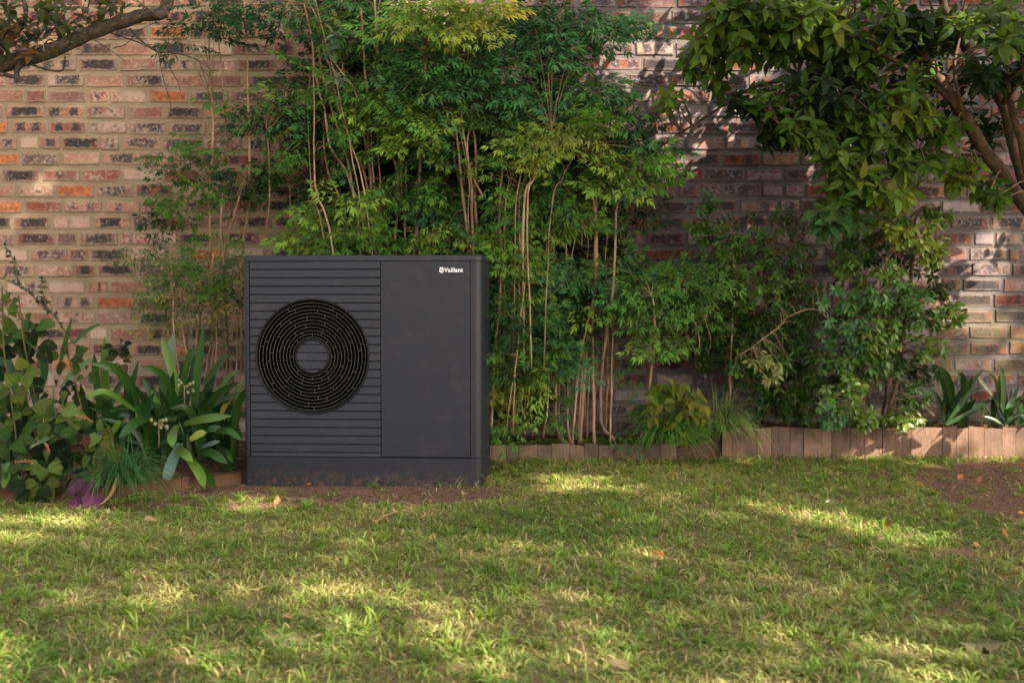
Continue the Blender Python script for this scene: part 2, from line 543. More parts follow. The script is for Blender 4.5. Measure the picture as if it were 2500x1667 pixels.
# front line of the raised bed: (x, y) left to right
EDGE = [(-4.2, 4.15), (-2.4, 4.33), (-1.75, 4.55), (-1.25, 4.95), (-1.0, 5.35), (-0.3, 5.52), (0.0, 5.54), (0.6, 5.55), (1.0, 5.62), (1.25, 5.66), (2.0, 5.67), (4.2, 5.67)]
ex = np.array([e[0] for e in EDGE]); ey = np.array([e[1] for e in EDGE])
def edge_y(x): return np.interp(x, ex, ey)
def bed_h(x): return np.interp(x, [-4, -1.2, -0.9, 0.9, 1.15, 4], [0.045, 0.04, 0.06, 0.075, 0.145, 0.15])
def bed_z(x, y):
    x = np.asarray(x, dtype=float); y = np.asarray(y, dtype=float)
    d = y - edge_y(x)
    return bed_h(x) * np.clip(d / 0.04, 0, 1) * (d > -0.001) + (vnoise(x + 31, y + 12, 0.16, 5, 4) - 0.5) * 0.03 - 0.03 * (d <= 0.0)
# soil sheet laid as strips that follow the edge line
nx_, ny_ = 260, 40
gx = np.linspace(-4.1, 4.1, nx_)
V = []; Q = []
for j in range(ny_):
    f = j / (ny_ - 1)
    yy = edge_y(gx) + 0.03 + f * (6.19 - edge_y(gx) - 0.03)
    zz = bed_h(gx) + (vnoise(gx + 31, yy + 12, 0.16, 5, 4) - 0.5) * 0.035
    if j == 0: zz = zz * 0 - 0.03
    V.append(np.stack([gx, yy if j else edge_y(gx) + 0.028, zz], 1))
V = np.concatenate(V)
i, j = np.meshgrid(np.arange(nx_-1), np.arange(ny_-1)); a = (j*nx_ + i).ravel()
Q = np.stack([a, a+1, a+nx_+1, a+nx_], 1)
soil = fast_mesh('garden_bed_soil', V, np.zeros((0, 3), int), Q, {}, M_soil, True)
tag(soil, 'dark reddish soil of the raised bed along the wall', kind='structure')

# ------------------------------------------------------------------ brick wall
WALL_Y = 6.2
wall = empty('brick_wall', (0, WALL_Y + 0.12, 0), 'long old garden wall of reclaimed orange, red and charred bricks with lime mortar', 'wall')
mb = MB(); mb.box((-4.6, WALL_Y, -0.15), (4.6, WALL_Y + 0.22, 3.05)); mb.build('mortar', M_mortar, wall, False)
COURSE = 0.0912; BH = 0.071
z_anchor = P(1250, 524, WALL_Y).z
row0 = int(math.floor((z_anchor + 0.1) / COURSE))
bricks = []      # (xc, zc, w, h, kind params)
PAL = {
    'pink':   [(0.27, 0.135, 0.095), (0.23, 0.105, 0.078), (0.31, 0.165, 0.115), (0.20, 0.105, 0.085)],
    'orange': [(0.40, 0.145, 0.06), (0.37, 0.125, 0.06), (0.42, 0.17, 0.08)],
    'red':    [(0.20, 0.062, 0.042), (0.17, 0.052, 0.040), (0.22, 0.080, 0.055)],
    'brown':  [(0.12, 0.072, 0.056), (0.095, 0.060, 0.050)],
    'pale':   [(0.36, 0.25, 0.19), (0.32, 0.225, 0.18)]}
rb = random.Random(5)
z = z_anchor - row0 * COURSE
r = 0
while z + BH < 3.05:
    x = -4.5 - rb.random() * 0.2
    headerish = (r % 3 == 1)
    while x < 4.5:
        rr = rb.random()
        w = 0.213 if rr > (0.30 if headerish else 0.10) else 0.105
        w += rb.uniform(-0.006, 0.006)
        bricks.append([x + w/2, z + 0.0075 + BH/2 + rb.uniform(-.0025, .0025) + .004*math.sin(x*1.7 + r*.35) + .002*math.sin(x*4.3 + r), w, BH + rb.uniform(-0.006, 0.003), r])
        x += w + rb.uniform(0.014, 0.023)
    z += COURSE; r += 1

def brick_geo(b):
    x, zc, w, h, r = b
    right = x > 0.2
    q = rb.random()
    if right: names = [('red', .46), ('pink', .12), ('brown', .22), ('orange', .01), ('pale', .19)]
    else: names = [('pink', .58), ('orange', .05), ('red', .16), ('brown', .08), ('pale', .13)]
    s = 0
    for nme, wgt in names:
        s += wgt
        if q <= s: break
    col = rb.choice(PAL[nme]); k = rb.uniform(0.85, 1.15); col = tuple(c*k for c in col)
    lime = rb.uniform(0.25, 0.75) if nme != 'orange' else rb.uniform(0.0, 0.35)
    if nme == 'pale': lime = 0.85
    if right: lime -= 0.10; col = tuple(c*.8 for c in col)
    p = rb.random()
    pd = (9, 0, 9, 0)
    darkp = 0.58 if not right else 0.62
    if nme != 'orange' or p < 0.15:
        if p < darkp * 0.62 and w > 0.15: pd = (rb.uniform(-.1, .1), rb.uniform(0.62, 0.85), 9, 0); lime = min(lime, 0.45)
        elif p < darkp: pd = (rb.uniform(-.55, -.4), rb.uniform(.17, .3), rb.uniform(.35, .55), rb.uniform(.17, .3)) if w > .15 else (0, .5, 9, 0); lime = min(lime, 0.5)
        elif p < darkp + 0.14: pd = (rb.uniform(-.5, .5), rb.uniform(.12, .25), 9, 0)
    seed = rb.uniform(0, 50)
    yf = WALL_Y - rb.uniform(0.003, 0.010)
    yb = WALL_Y + 0.03
    hw, hh = w/2, h/2
    j = lambda a: rb.uniform(-a, a)
    ang = j(0.012)
    V = []; UV = []
    def addv(u, v, y):
        X = u*hw; Z = v*hh + u*hw*math.tan(ang)
        V.append((x + X, y, zc + Z)); UV.append((u, v, seed))
    # back ring, arris ring (set back), worn ring, face grid
    cs = [(-1,-1),(1,-1),(1,1),(-1,1)]
    for u, v in cs: addv(u, v, yb)
    ring = [(-1,-1),(-.33,-1),(.33,-1),(1,-1),(1,1),(.33,1),(-.33,1),(-1,1)]
    e = 0.0035
    for u, v in ring: addv(u + j(.018), v + j(.09), yf + e)
    iu, iv = 1 - 0.0045/hw, 1 - 0.0045/hh
    for u, v in ring: addv(u*(iu if abs(u) == 1 else 1) + j(.022), v*iv + j(.10), yf + j(.0016))
    Fc = []
    o, n = 4, 12
    for k in range(8):
        k2 = (k+1) % 8
        Fc.append((o+k, o+k2, n+k2, n+k))
    Fc += [(n, n+1, n+6, n+7), (n+1, n+2, n+5, n+6), (n+2, n+3, n+4, n+5)]
    Fc += [(0, o+0, o+7, 3), (1, 2, o+4, o+3), (0, 1, o+3, o+2, o+1, o+0), (3, o+7, o+6, o+5, o+4, 2)]
    nV = len(V)
    return V, Fc, UV, [(*col, lime)] * nV, [tuple(pd)] * nV

def vis_weight(b):
    px, py = proj(np.array([[b[0], WALL_Y, b[1]]])); px, py = px[0], py[0]
    if not (-40 < px < 2540 and -20 < py < 1060): return -9
    s = 0
    if px < 640 and py < 860: s += 3 + (px < 420)
    if 640 <= px < 760 and py < 560: s += 1.5
    if 1480 < px < 1760 and 60 < py < 650: s += 3
    if 1760 <= px < 2000 and 200 < py < 600: s += 1.6
    if px > 2230 and 540 < py < 960: s += 3
    return s + b[2] + rb.random() * 0.3
order = sorted(range(len(bricks)), key=lambda i: -vis_weight(bricks[i]))
solo = set(order[:300])
big = [[], [], [], [], []]
for idx, b in enumerate(bricks):
    V, Fc, UV, c4, d4 = brick_geo(b)
    if idx in solo:
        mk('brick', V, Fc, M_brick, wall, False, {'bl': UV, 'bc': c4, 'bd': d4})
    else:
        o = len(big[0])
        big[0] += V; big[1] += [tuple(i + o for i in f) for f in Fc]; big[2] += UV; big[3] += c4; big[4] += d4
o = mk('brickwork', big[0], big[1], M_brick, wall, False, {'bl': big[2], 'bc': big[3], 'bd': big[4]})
o['kind'] = 'stuff'

# ------------------------------------------------------------------ timber edging
def edging(name, label, seams, pts_y, top_f, bottom, tone, group=None, nails=True):
    x0 = seams[0]; xm = (seams[0] + seams[-1]) / 2
    root = empty(name, (xm, pts_y(xm), 0), label, 'edging', group)
    for a, b in zip(seams[:-1], seams[1:]):
        gap = random.uniform(0.0012, 0.003)
        a2, b2 = a + gap/2, b - gap/2
        ya, yb = pts_y(a2), pts_y(b2)
        dy = random.uniform(-0.003, 0.003)
        th = 0.022
        ht = top_f((a+b)/2) + random.uniform(-0.005, 0.005)
        tl = random.uniform(-0.004, 0.004)
        V = []
        nseg = 4
        # front face outline with slightly worn top
        tops = [ht + tl*(2*k/nseg - 1) + random.uniform(-0.0018, 0.0018) for k in range(nseg+1)]
        for side in (0, 1):
            for k in range(nseg+1):
                f = k/nseg; xx = a2 + (b2-a2)*f; yy = ya + (yb-ya)*f + dy + side*th
                V.append((xx, yy, bottom)); V.append((xx, yy, tops[k] - 0.002))
                V.append((xx, yy + (0.003 if side == 0 else -0.003), tops[k]))
        n = (nseg+1)*3; Fc = []
        for k in range(nseg):
            p, q = k*3, (k+1)*3
            Fc += [(p, q, q+1, p+1), (p+1, q+1, q+2, p+2), (n+q, n+p, n+p+1, n+q+1), (n+q+1, n+p+1, n+p+2, n+q+2), (p+2, q+2, n+q+2, n+p+2)]
        Fc += [(0, 1, 2, n+2, n+1, n), (nseg*3, n+nseg*3, n+nseg*3+1, n+nseg*3+2, nseg*3+2, nseg*3+1)]
        k = random.uniform(0.65, 1.2)
        pl = mk('plank', V, Fc, M_plank, root, False, None, (tone[0]*k, tone[1]*k, tone[2]*k*random.uniform(.94, 1.04)))
        if nails:
            for q in ((0.5,) if (b-a) < 0.09 else (0.5,)):
                xx = a + (b-a)*(q + random.uniform(-.2, .2)); yy = pts_y(xx) + dy - 0.0008
                nb = MB(); zc = ht*0.62 + random.uniform(-.01, .01)
                nb.tube([(xx, yy + 0.004, zc), (xx, yy, zc)], 0.0028, 8)
                nb.build('nail', M_nail, pl, False)
    return root

def xat(px, Y): return (px - 1250) / F * Y
sl = [xat(1180 + s/2.306, 5.54) for s in (-70, 48, 130, 200, 305, 385, 490, 570, 652, 735, 838, 920, 1010, 1100)]
edging('timber_edging', 'low weathered plank edging right of the heat pump, under the bamboo-like stems', sl,
       lambda x: float(edge_y(x)), lambda x: 0.103, -0.05, (0.9, 0.88, 0.86))
sr_ = [xat(1750 + s/2.305, 5.66) for s in (30, 90, 232, 315, 420, 497, 655, 760, 842, 945, 1105, 1185, 1285, 1362, 1430, 1520, 1625, 1700, 1790, 1880, 1990, 2080, 2180)]
edging('timber_edging', 'taller sunlit brown plank edging at the right, holding up the bed', sr_,
       lambda x: float(edge_y(x)), lambda x: 0.176, -0.05, (1.08, 0.97, 0.92))
le = np.linspace(-2.5, -1.26, 12)
edging('timber_edging', 'half-hidden rusty brown plank edging under the left plants', list(le),
       lambda x: float(edge_y(x)), lambda x: 0.055, -0.05, (0.45, 0.27, 0.18))

# ------------------------------------------------------------------ heat pump
HP_ROT = R(-3.6)
hpL = P(598, 1184, 4.90); HW, HD, HH = 1.103, 0.45, 1.058
hp = empty('heat_pump', (hpL.x, 4.895, 0.0), 'dark graphite outdoor heat pump with round fan grille standing by the bed', 'heat pump')
hp.rotation_euler = (0, 0, HP_ROT)
# local frame: x right along front, y back, z up; origin at front left corner
def hmk(name, V, Fc, mat, smooth=False, parent=None, bevel=0.0, seg=2, auto=True):
    me = bpy.data.meshes.new(name); me.from_pydata([tuple(v) for v in V], [], Fc)
    bm = bmesh.new(); bm.from_mesh(me)
    bmesh.ops.recalc_face_normals(bm, faces=bm.faces)
    if bevel:
        es = [e for e in bm.edges if len(e.link_faces) == 2 and e.calc_face_angle(0) > 0.6]
        bmesh.ops.bevel(bm, geom=es, offset=bevel, segments=seg, affect='EDGES', profile=0.6, clamp_overlap=True)
    bm.to_mesh(me); bm.free()
    if smooth:
        me.shade_smooth()
        try: me.set_sharp_from_angle(angle=R(38))
        except Exception: pass
    me.materials.append(mat)
    o = bpy.data.objects.new(name, me); COL.objects.link(o); o.parent = parent or hp
    return o

def rounded_rect(x0, y0, x1, y1, rfl, rfr, rb_=0.02, n=7):
    pts = []
    def arc(cx, cy, r, a0, a1):
        for k in range(n+1):
            a = a0 + (a1-a0)*k/n; pts.append((cx + r*math.cos(a), cy + r*math.sin(a)))
    arc(x0+rfl, y0+rfl, rfl, math.pi, 1.5*math.pi)
    arc(x1-rfr, y0+rfr, rfr, 1.5*math.pi, 2*math.pi)
    arc(x1-rb_, y1-rb_, rb_, 0, .5*math.pi)
    arc(x0+rb_, y1-rb_, rb_, .5*math.pi, math.pi)
    return pts

def prism(pts, z0, z1, inset_top=0, top_r=0.0, n=4):
    """column with outline pts (x,y); rounded upper edge of radius top_r"""
    N = len(pts); V = []; rings = []
    cx = sum(p[0] for p in pts)/N; cy = sum(p[1] for p in pts)/N
    def ring(z, ins):
        sx = 1 - ins/ (max(p[0] for p in pts) - cx); sy = 1 - ins/(max(p[1] for p in pts) - cy)
        rings.append(len(V)); V.extend([(cx + (x-cx)*sx, cy + (y-cy)*sy, z) for x, y in pts])
    ring(z0, 0)
    if top_r:
        for k in range(n+1):
            a = k/n*math.pi/2; ring(z1 - top_r + top_r*math.sin(a), top_r*(1-math.cos(a)))
    else: ring(z1, 0)
    Fc = []
    for a, b in zip(rings[:-1], rings[1:]):
        for k in range(N): k2 = (k+1) % N; Fc.append((a+k, a+k2, b+k2, b+k))
    Fc.append(tuple(range(N))[::-1]); Fc.append(tuple(rings[-1]+k for k in range(N)))
    return V, Fc

S = 1/535.0
BASE_H = 0.135
LID_H = 0.026
rr0 = rounded_rect(0, 0, HW, HD, 0.016, 0.034)
V, Fc = prism([(x, y) for x, y in rounded_rect(0.001, 0.001, HW-0.001, HD-0.001, 0.016, 0.034)], -0.04, BASE_H - 0.003); hmk('plinth', V, Fc, M_base, True)
V, Fc = prism(rr0, HH-LID_H, HH, top_r=0.009); hmk('lid', V, Fc, M_paint, True)
# back body: sides and rear
FD = 0.030   # depth of the front zone that is built from separate panels
body = rounded_rect(0.003, FD, HW-0.003, HD-0.003, 0.003, 0.003)
V, Fc = prism(body, BASE_H-0.004, HH-LID_H+0.002); hmk('casing', V, Fc, M_paint, True)
Z0, Z1 = BASE_H, HH - LID_H - 0.003
# posts
def arcpts(cx, cy, r, a0, a1, n=8): return [(cx + r*math.cos(a0+(a1-a0)*k/n), cy + r*math.sin(a0+(a1-a0)*k/n)) for k in range(n+1)]
XL, XR = 0.027, HW - 0.054
pl = [(XL, FD+0.004), (0.001, FD+0.004)] + arcpts(0.001+0.016, 0.001+0.016, 0.016, math.pi, 1.5*math.pi) + [(XL, 0.001)]
pr = [(HW-0.001, FD+0.02), (XR, FD+0.02), (XR, 0.001)] + arcpts(HW-0.001-0.034, 0.001+0.034, 0.034, 1.5*math.pi, 2*math.pi)
for pp in (pl, pr):
    N = len(pp); V = [(x, y, Z0) for x, y in pp] + [(x, y, Z1) for x, y in pp]
    Fc = [(k, (k+1) % N, N+(k+1) % N, N+k) for k in range(N)] + [tuple(range(N))[::-1], tuple(N+k for k in range(N))]
    hmk('corner_post', V, Fc, M_paint, True)
# smooth service panel
XM = (937-598)*S + 0.002
hmk('front_panel', [(x, y, z_) for x in (XM+0.003, XR-0.003) for y in (0.0005, FD+0.002) for z_ in (Z0+0.002, Z1)],
    [(0,1,3,2),(4,6,7,5),(0,4,5,1),(2,3,7,6),(0,2,6,4),(1,5,7,3)], M_paint, False, bevel=0.0018)
# fan
CX, CZ = (768-598)*S + 0.002, 0.0
CZ = HH - (869-621)*S
RO, RI = 0.267, 0.072
def circ(r, y, n=72): return [(CX + r*math.cos(2*math.pi*k/n), y, CZ + r*math.sin(2*math.pi*k/n)) for k in range(n)]
def lathe(prof, n=72, closed=False):
    V = []; Fc = []
    for r_, y in prof: V += circ(r_, y, n)
    m = len(prof)
    for i in range(m if closed else m-1):
        i2 = (i+1) % m
        for k in range(n): k2 = (k+1) % n; Fc.append((i*n+k, i*n+k2, i2*n+k2, i2*n+k))
    return V, Fc
# louvres
slats = []
zz = Z1; pitch = (Z1 - Z0 - 0.001) / 23.45
grooves = 0.0052
gA, gB = XL + 0.004, XM
def clip_spans(z0, z1, n=7):
    """x extents of a louvre outside the fan ring and inside the hub"""
    zs = [z0 + (z1-z0)*k/(n-1) for k in range(n)]
    return zs
def slat_piece(lo, hi, zs, parent=None):
    n = len(zs)
    V = []
    dep = 0.0165
    for k in range(n):
        f = k/(n-1)
        yf = 0.0005 + 0.0025 * (1-f)**2 * 0 + 0.0022*f      # face leans back towards its top
        if k == n-1: yf += 0.0012
        V += [(lo[k], yf, zs[k]), (hi[k], yf, zs[k]), (lo[k], dep, zs[k]), (hi[k], dep, zs[k])]
    Fc = []
    for k in range(n-1):
        a, b = 4*k, 4*(k+1)
        Fc += [(a, a+1, b+1, b), (a+2, b+2, b+3, a+3), (a, b, b+2, a+2), (a+1, a+3, b+3, b+1)]
    e = 4*(n-1)
    Fc += [(0, 2, 3, 1), (e, e+1, e+3, e+2)]
    hmk('louvre', V, Fc, M_paint, False, parent)
hub_slats = []
while zz > Z0 + 0.004:
    z1 = zz; z0 = max(zz - pitch + grooves, Z0 + 0.001)
    zt = z1 - 0.0015
    zs = [z0 + (zt-z0)*k/7 for k in range(8)] + [z1]
    R1 = RO - 0.001
    inside = [abs(z_-CZ) < R1 for z_ in zs]
    if not any(inside):
        slat_piece([gA]*9, [gB]*9, zs)
    else:
        hx = [math.sqrt(max(0, R1*R1 - (z_-CZ)**2)) for z_ in zs]
        slat_piece([gA]*9, [CX - h for h in hx], zs)
        slat_piece([CX + h for h in hx], [gB]*9, zs)
    R2 = RI
    if z0 < CZ + R2 and z1 > CZ - R2:
        a, b = max(z0, CZ - R2 + 0.0005), min(z1, CZ + R2 - 0.0005)
        if b - a > 0.003:
            z2 = [a + (b-a)*k/8 for k in range(9)]
            hx = [math.sqrt(max(0, R2*R2 - (q-CZ)**2)) for q in z2]
            slat_piece([CX - h for h in hx], [CX + h for h in hx], z2)
    zz -= pitch
# backing behind the louvres with the round opening
n = 72
V = []; Fc = []
yb_ = 0.0150
oc = circ(RO - 0.002, yb_, n)
rect = []
for k in range(n):
    a = 2*math.pi*k/n; dx, dz = math.cos(a), math.sin(a)
    tx = ((gB+0.003 - CX)/dx if dx > 1e-9 else (XL - CX)/dx if dx < -1e-9 else 1e9)
    tz = ((Z1 - CZ)/dz if dz > 1e-9 else (Z0 - CZ)/dz if dz < -1e-9 else 1e9)
    tt = min(tx, tz); rect.append((CX + dx*tt, yb_, CZ + dz*tt))
V = oc + rect; 
for k in range(n): k2 = (k+1) % n; Fc.append((k, k2, n+k2, n+k))
# corner fillers
for cxn, czn in ((gB+0.003, Z1), (XL, Z1), (XL, Z0), (gB+0.003, Z0)):
    ang = math.atan2(czn-CZ, cxn-CX) % (2*math.pi); k = int(ang/(2*math.pi)*n); V.append((cxn, yb_, czn)); Fc.append((n+k, n+(k+1) % n, len(V)-1))
hmk('louvre_backing', V, Fc, M_seam)
# the casing front is solid at y=FD: a near-black disc set back in the ring paints the cavity's shade
V, Fc = lathe([(RO-0.0005, 0.020), (RO-0.0005, 0.001), (RO-0.002, -0.0025), (RO-0.005, -0.0035), (RO-0.009, -0.0015), (RO-0.0125, 0.006), (RO-0.0145, 0.016), (RO-0.0145, 0.0295), (RO-0.004, 0.0295), (RO-0.002, 0.020)], closed=True)
hmk('fan_ring', V, Fc, M_black, True)
V, Fc = lathe([(RI-0.0005, 0.020), (RI-0.0005, 0.001), (RI+0.002, -0.003), (RI+0.007, -0.002), (RI+0.012, 0.006), (RI+0.0145, 0.018), (RI+0.0145, 0.0295), (RI, 0.0295)], closed=True)
hmk('hub_ring', V, Fc, M_black, True)
V = circ(RO-0.004, 0.0290) + [(CX, 0.0290, CZ)]; hmk('cavity_shade_disc', V, [(k, (k+1) % 72, 72) for k in range(72)], M_void)
hubd = circ(RI+0.002, 0.0152) + [(CX, 0.0152, CZ)]; hmk('hub_disc', hubd, [(k, (k+1) % 72, 72) for k in range(72)], M_seam)
radii = [r_/5.227*S for r_ in (690, 645, 600, 556, 512, 467, 423, 378, 335, 293, 250)]
for r_ in radii:
    V, Fc = lathe([(r_-0.0009, 0.0035), (r_+0.0009, 0.0035), (r_+0.0004, 0.0062), (r_-0.0004, 0.0062)], closed=True)
    hmk('grille_ring', V, Fc, M_wire, False)
offs = [0.28, 0.15, 0.62, 0.40, 0.9, 0.33, 0.7, 0.12, 0.5, 0.0]
for i in range(10):
    ro, ri = radii[i], radii[i+1]
    cnt = 7 if i < 6 else (6 if i < 8 else 8)
    for k in range(cnt):
        a = 2*math.pi*(k + offs[i])/cnt
        ca, sa = math.cos(a), math.sin(a); w = 0.0008
        V = []
        for y in (0.0040, 0.0065):
            for rr_ in (ri, ro):
                for sgn in (-1, 1): V.append((CX + ca*rr_ - sa*w*sgn, y, CZ + sa*rr_ + ca*w*sgn))
        hmk('grille_spoke', V, [(0,1,3,2),(4,6,7,5),(0,4,5,1),(2,3,7,6),(0,2,6,4),(1,5,7,3)], M_wire)
# lettering and emblem
fc = bpy.data.curves.new('lettering', 'FONT'); fc.body = 'Vaillant'; fc.size = 0.0255; fc.offset = 0.0003; fc.extrude = 0.0003
fc.space_character = 1.03
fo = bpy.data.objects.new('tmp_text', fc); COL.objects.link(fo)
dg = bpy.context.evaluated_depsgraph_get()
me = bpy.data.meshes.new_from_object(fo.evaluated_get(dg)); bpy.data.objects.remove(fo)
xsz = [v.co.x for v in me.vertices]; wtx = max(xsz) - min(xsz)
tw = (1139-1093)*S; sc = tw / wtx
for v in me.vertices: v.co = Vector(((v.co.x - min(xsz))*sc, -v.co.z, v.co.y*sc*1.05))
me.materials.clear(); me.materials.append(M_white)
lo = bpy.data.objects.new('lettering', me); COL.objects.link(lo); lo.parent = hp
TX = (1093-598)*S + 0.004; TZ = HH - (662-620)*S
lo.location = (TX, -0.0003, TZ)
# emblem: egg outline with two ears and a face
V = []; Fc = []
ecx, ecz = TX - 0.0118, TZ + 0.0088
n = 24
for rx, rz in ((0.0101, 0.0118), (0.0062, 0.0082)):
    for k in range(n):
        a = 2*math.pi*k/n; e = 1 - 0.12*math.sin(a)
        V.append((ecx + rx*math.cos(a)*e, -0.0005, ecz + rz*math.sin(a)))
for k in range(n):
    if 4 <= k <= 7: continue
    k2 = (k+1) % n; Fc.append((k, k2, n+k2, n+k))
def poly(pts):
    b = len(V); V.extend([(ecx + x*0.01, -0.0006, ecz + z_*0.01) for x, z_ in pts]); Fc.append(tuple(range(b, b+len(pts))))
poly([(-.78, .75), (-.35, .95), (-.62, 1.75)]); poly([(.78, .75), (.62, 1.75), (.35, .95)])
poly([(-.38, 1.15), (.38, 1.15), (.25, .65), (0, .35), (-.25, .65)])
poly([(-.42, .1), (-.12, .0), (-.12, -.6), (-.42, -.35)]); poly([(.42, .1), (.42, -.35), (.12, -.6), (.12, .0)])
hmk('emblem', V, Fc, M_white)

# ------------------------------------------------------------------ leaf templates
def leaf_tpl(n=5, wr=0.4, fold=0.25, droop=0.25, shape='ovate', wave=0.0, crenate=0.0):
    """unit-length leaf along +X, normal +Z; returns verts, faces, lf"""
    V = []; L = []; Fc = []
    for i in range(n+1):
        t_ = i/n
        if shape == 'ovate': w = (math.sin(math.pi * t_**0.72)) ** 0.85
        elif shape == 'lance': w = math.sin(math.pi * min(1, t_**0.8)) ** 1.1
        elif shape == 'round': w = math.sin(math.pi * t_**0.75) ** 0.55
        else: w = math.sin(math.pi*t_)
        if i in (0, n): w = 0.0
        w = w * wr/2
        if crenate and 0 < i < n: w *= 1 + crenate*(1 if i % 2 else -1)
        z_ = -droop*t_*t_
        x_ = t_ * (1 - 0.12*droop)
        yw = wave*math.sin(t_*9)*wr
        if w == 0: V.append((x_, 0, z_)); L.append((t_, 0, 0))
        else:
            V += [(x_, -w, z_ + fold*w + yw), (x_, 0, z_), (x_, w, z_ + fold*w - yw)]
            L += [(t_, -1, 0), (t_, 0, 0), (t_, 1, 0)]
    # faces
    Fc.append((0, 1, 2)); Fc.append((0, 2, 3))
    for i in range(n-2):
        a = 1 + 3*i; b = a + 3
        Fc += [(a, b, b+1, a+1), (a+1, b+1, b+2, a+2)]
    a = 1 + 3*(n-2); e = a + 3
    Fc += [(a, e, a+1), (a+1, e, a+2)]
    return np.array(V), Fc, np.array(L)

T_big = [leaf_tpl(7, w, f, d, 'ovate', wv) for w, f, d, wv in ((.42, .3, .25, .02), (.46, .2, .35, -.03), (.38, .45, .15, .03))]
T_small = [leaf_tpl(4, .34, .35, .2, 'lance'), leaf_tpl(4, .4, .2, .3, 'ovate')]
T_mid = [leaf_tpl(5, .5, .25, .25, 'ovate'), leaf_tpl(5, .44, .4, .15, 'ovate')]
T_round = [leaf_tpl(8, .82, .25, .3, 'round', .03, .05), leaf_tpl(8, .74, .3, .4, 'ovate', -.05, .06), leaf_tpl(8, .8, .35, .25, 'ovate', .05, .06)]
T_canopy = [leaf_tpl(3, .6, .2, .2, 'ovate')]

def frame(d, up, roll=0.0):
    d = d.normalized(); n = up - d*up.dot(d)
    if n.length < 1e-3: n = Vector((1, 0, 0)) - d*d.x
    n.normalize()
    if roll: n = Matrix.Rotation(roll, 3, d) @ n
    y = n.cross(d)
    return Matrix((d, y, n)).transposed()

_tplmesh = {}
def tpl_mesh(T, mat, name):
    k = (id(T), mat.name)
    if k not in _tplmesh:
        V, Fc, L = T
        me = bpy.data.meshes.new(name)
        me.from_pydata(V.tolist(), [], Fc)
        put_attrs(me, {'lf': L, 'col': np.ones((len(V), 4))})
        me.shade_smooth(); me.materials.append(mat)
        _tplmesh[k] = me
    return _tplmesh[k]

def place_leaves(leaves, tpls, mat, root, name='leaf', solo_n=300, stuffname='foliage'):
    """leaves: (pos, 3x3 frame, length, colour). Largest in view become parts, the rest one stuff part."""
    def score(l):
        p = l[0]; x, y = proj(np.array([[p.x, p.y, p.z]]))
        vis = 1 if (-10 < x[0] < 2510 and -10 < y[0] < 1667) else -5
        return vis + l[2]/p.y + 0.25*(6.2 - p.y)*0.1
    leaves = sorted(leaves, key=score, reverse=True)
    rw = parent_world(root)
    solo = leaves[:solo_n]; rest = leaves[solo_n:]
    for p, M, s, c in solo:
        T = random.choice(tpls)
        o = bpy.data.objects.new(name, tpl_mesh(T, mat, name)); COL.objects.link(o); o.parent = root
        o.matrix_local = Matrix.Translation(p - rw) @ (M * s).to_4x4()
        o.color = (*c, 1)
    if rest:
        VV = []; FF = []; LL = []; CC = []; off = 0
        for p, M, s, c in rest:
            V, Fc, L = random.choice(tpls)
            A = np.array(M)*s
            VV.append(V @ A.T + np.array(p)); FF += [tuple(i+off for i in f) for f in Fc]; off += len(V)
            LL.append(L); CC.append(np.tile((*c, 1), (len(V), 1)))
        o = mk(stuffname, np.concatenate(VV), FF, mat, root, True, {'lf': np.concatenate(LL), 'col': np.concatenate(CC)})
        o['kind'] = 'stuff'

def vary(c, a=0.2, hue=0.12):
    k = random.uniform(1-a, 1+a); h = random.uniform(-hue, hue)
    return (c[0]*k*(1+h*1.6), c[1]*k, c[2]*k*(1-h))

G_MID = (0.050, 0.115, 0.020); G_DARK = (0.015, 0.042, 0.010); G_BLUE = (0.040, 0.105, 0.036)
G_LIGHT = (0.098, 0.178, 0.027); G_YEL = (0.17, 0.235, 0.035); G_OLIVE = (0.085, 0.105, 0.03); G_ORANGE = (0.28, 0.16, 0.03)

# ------------------------------------------------------------------ nandina (bamboo-like canes with layered compound leaves)
def leaflet(b, d, up, L, w):
    """tapered pointed leaflet, 6 triangles"""
    d = d.normalized(); s = d.cross(up).normalized(); n = s.cross(d)
    tip = b + d*L + n*(-0.12*L)
    m = b + d*L*0.42 - n*0.03*L
    l1 = b + d*L*.28 + s*w*.9 + n*w*.25; l2 = b + d*L*.62 + s*w*.62 + n*(w*.1 - .04*L)
    r1 = b + d*L*.28 - s*w*.9 + n*w*.25; r2 = b + d*L*.62 - s*w*.62 + n*(w*.1 - .04*L)
    V = [b, l1, l2, tip, r2, r1, m]
    Fc = [(0, 6, 1), (1, 6, 2), (2, 6, 3), (3, 6, 4), (4, 6, 5), (5, 6, 0)]
    LF = [(0, 0, 0), (.3, -1, 0), (.6, -1, 0), (1, 0, 0), (.6, 1, 0), (.3, 1, 0), (.45, 0, 0)]
    return V, Fc, LF

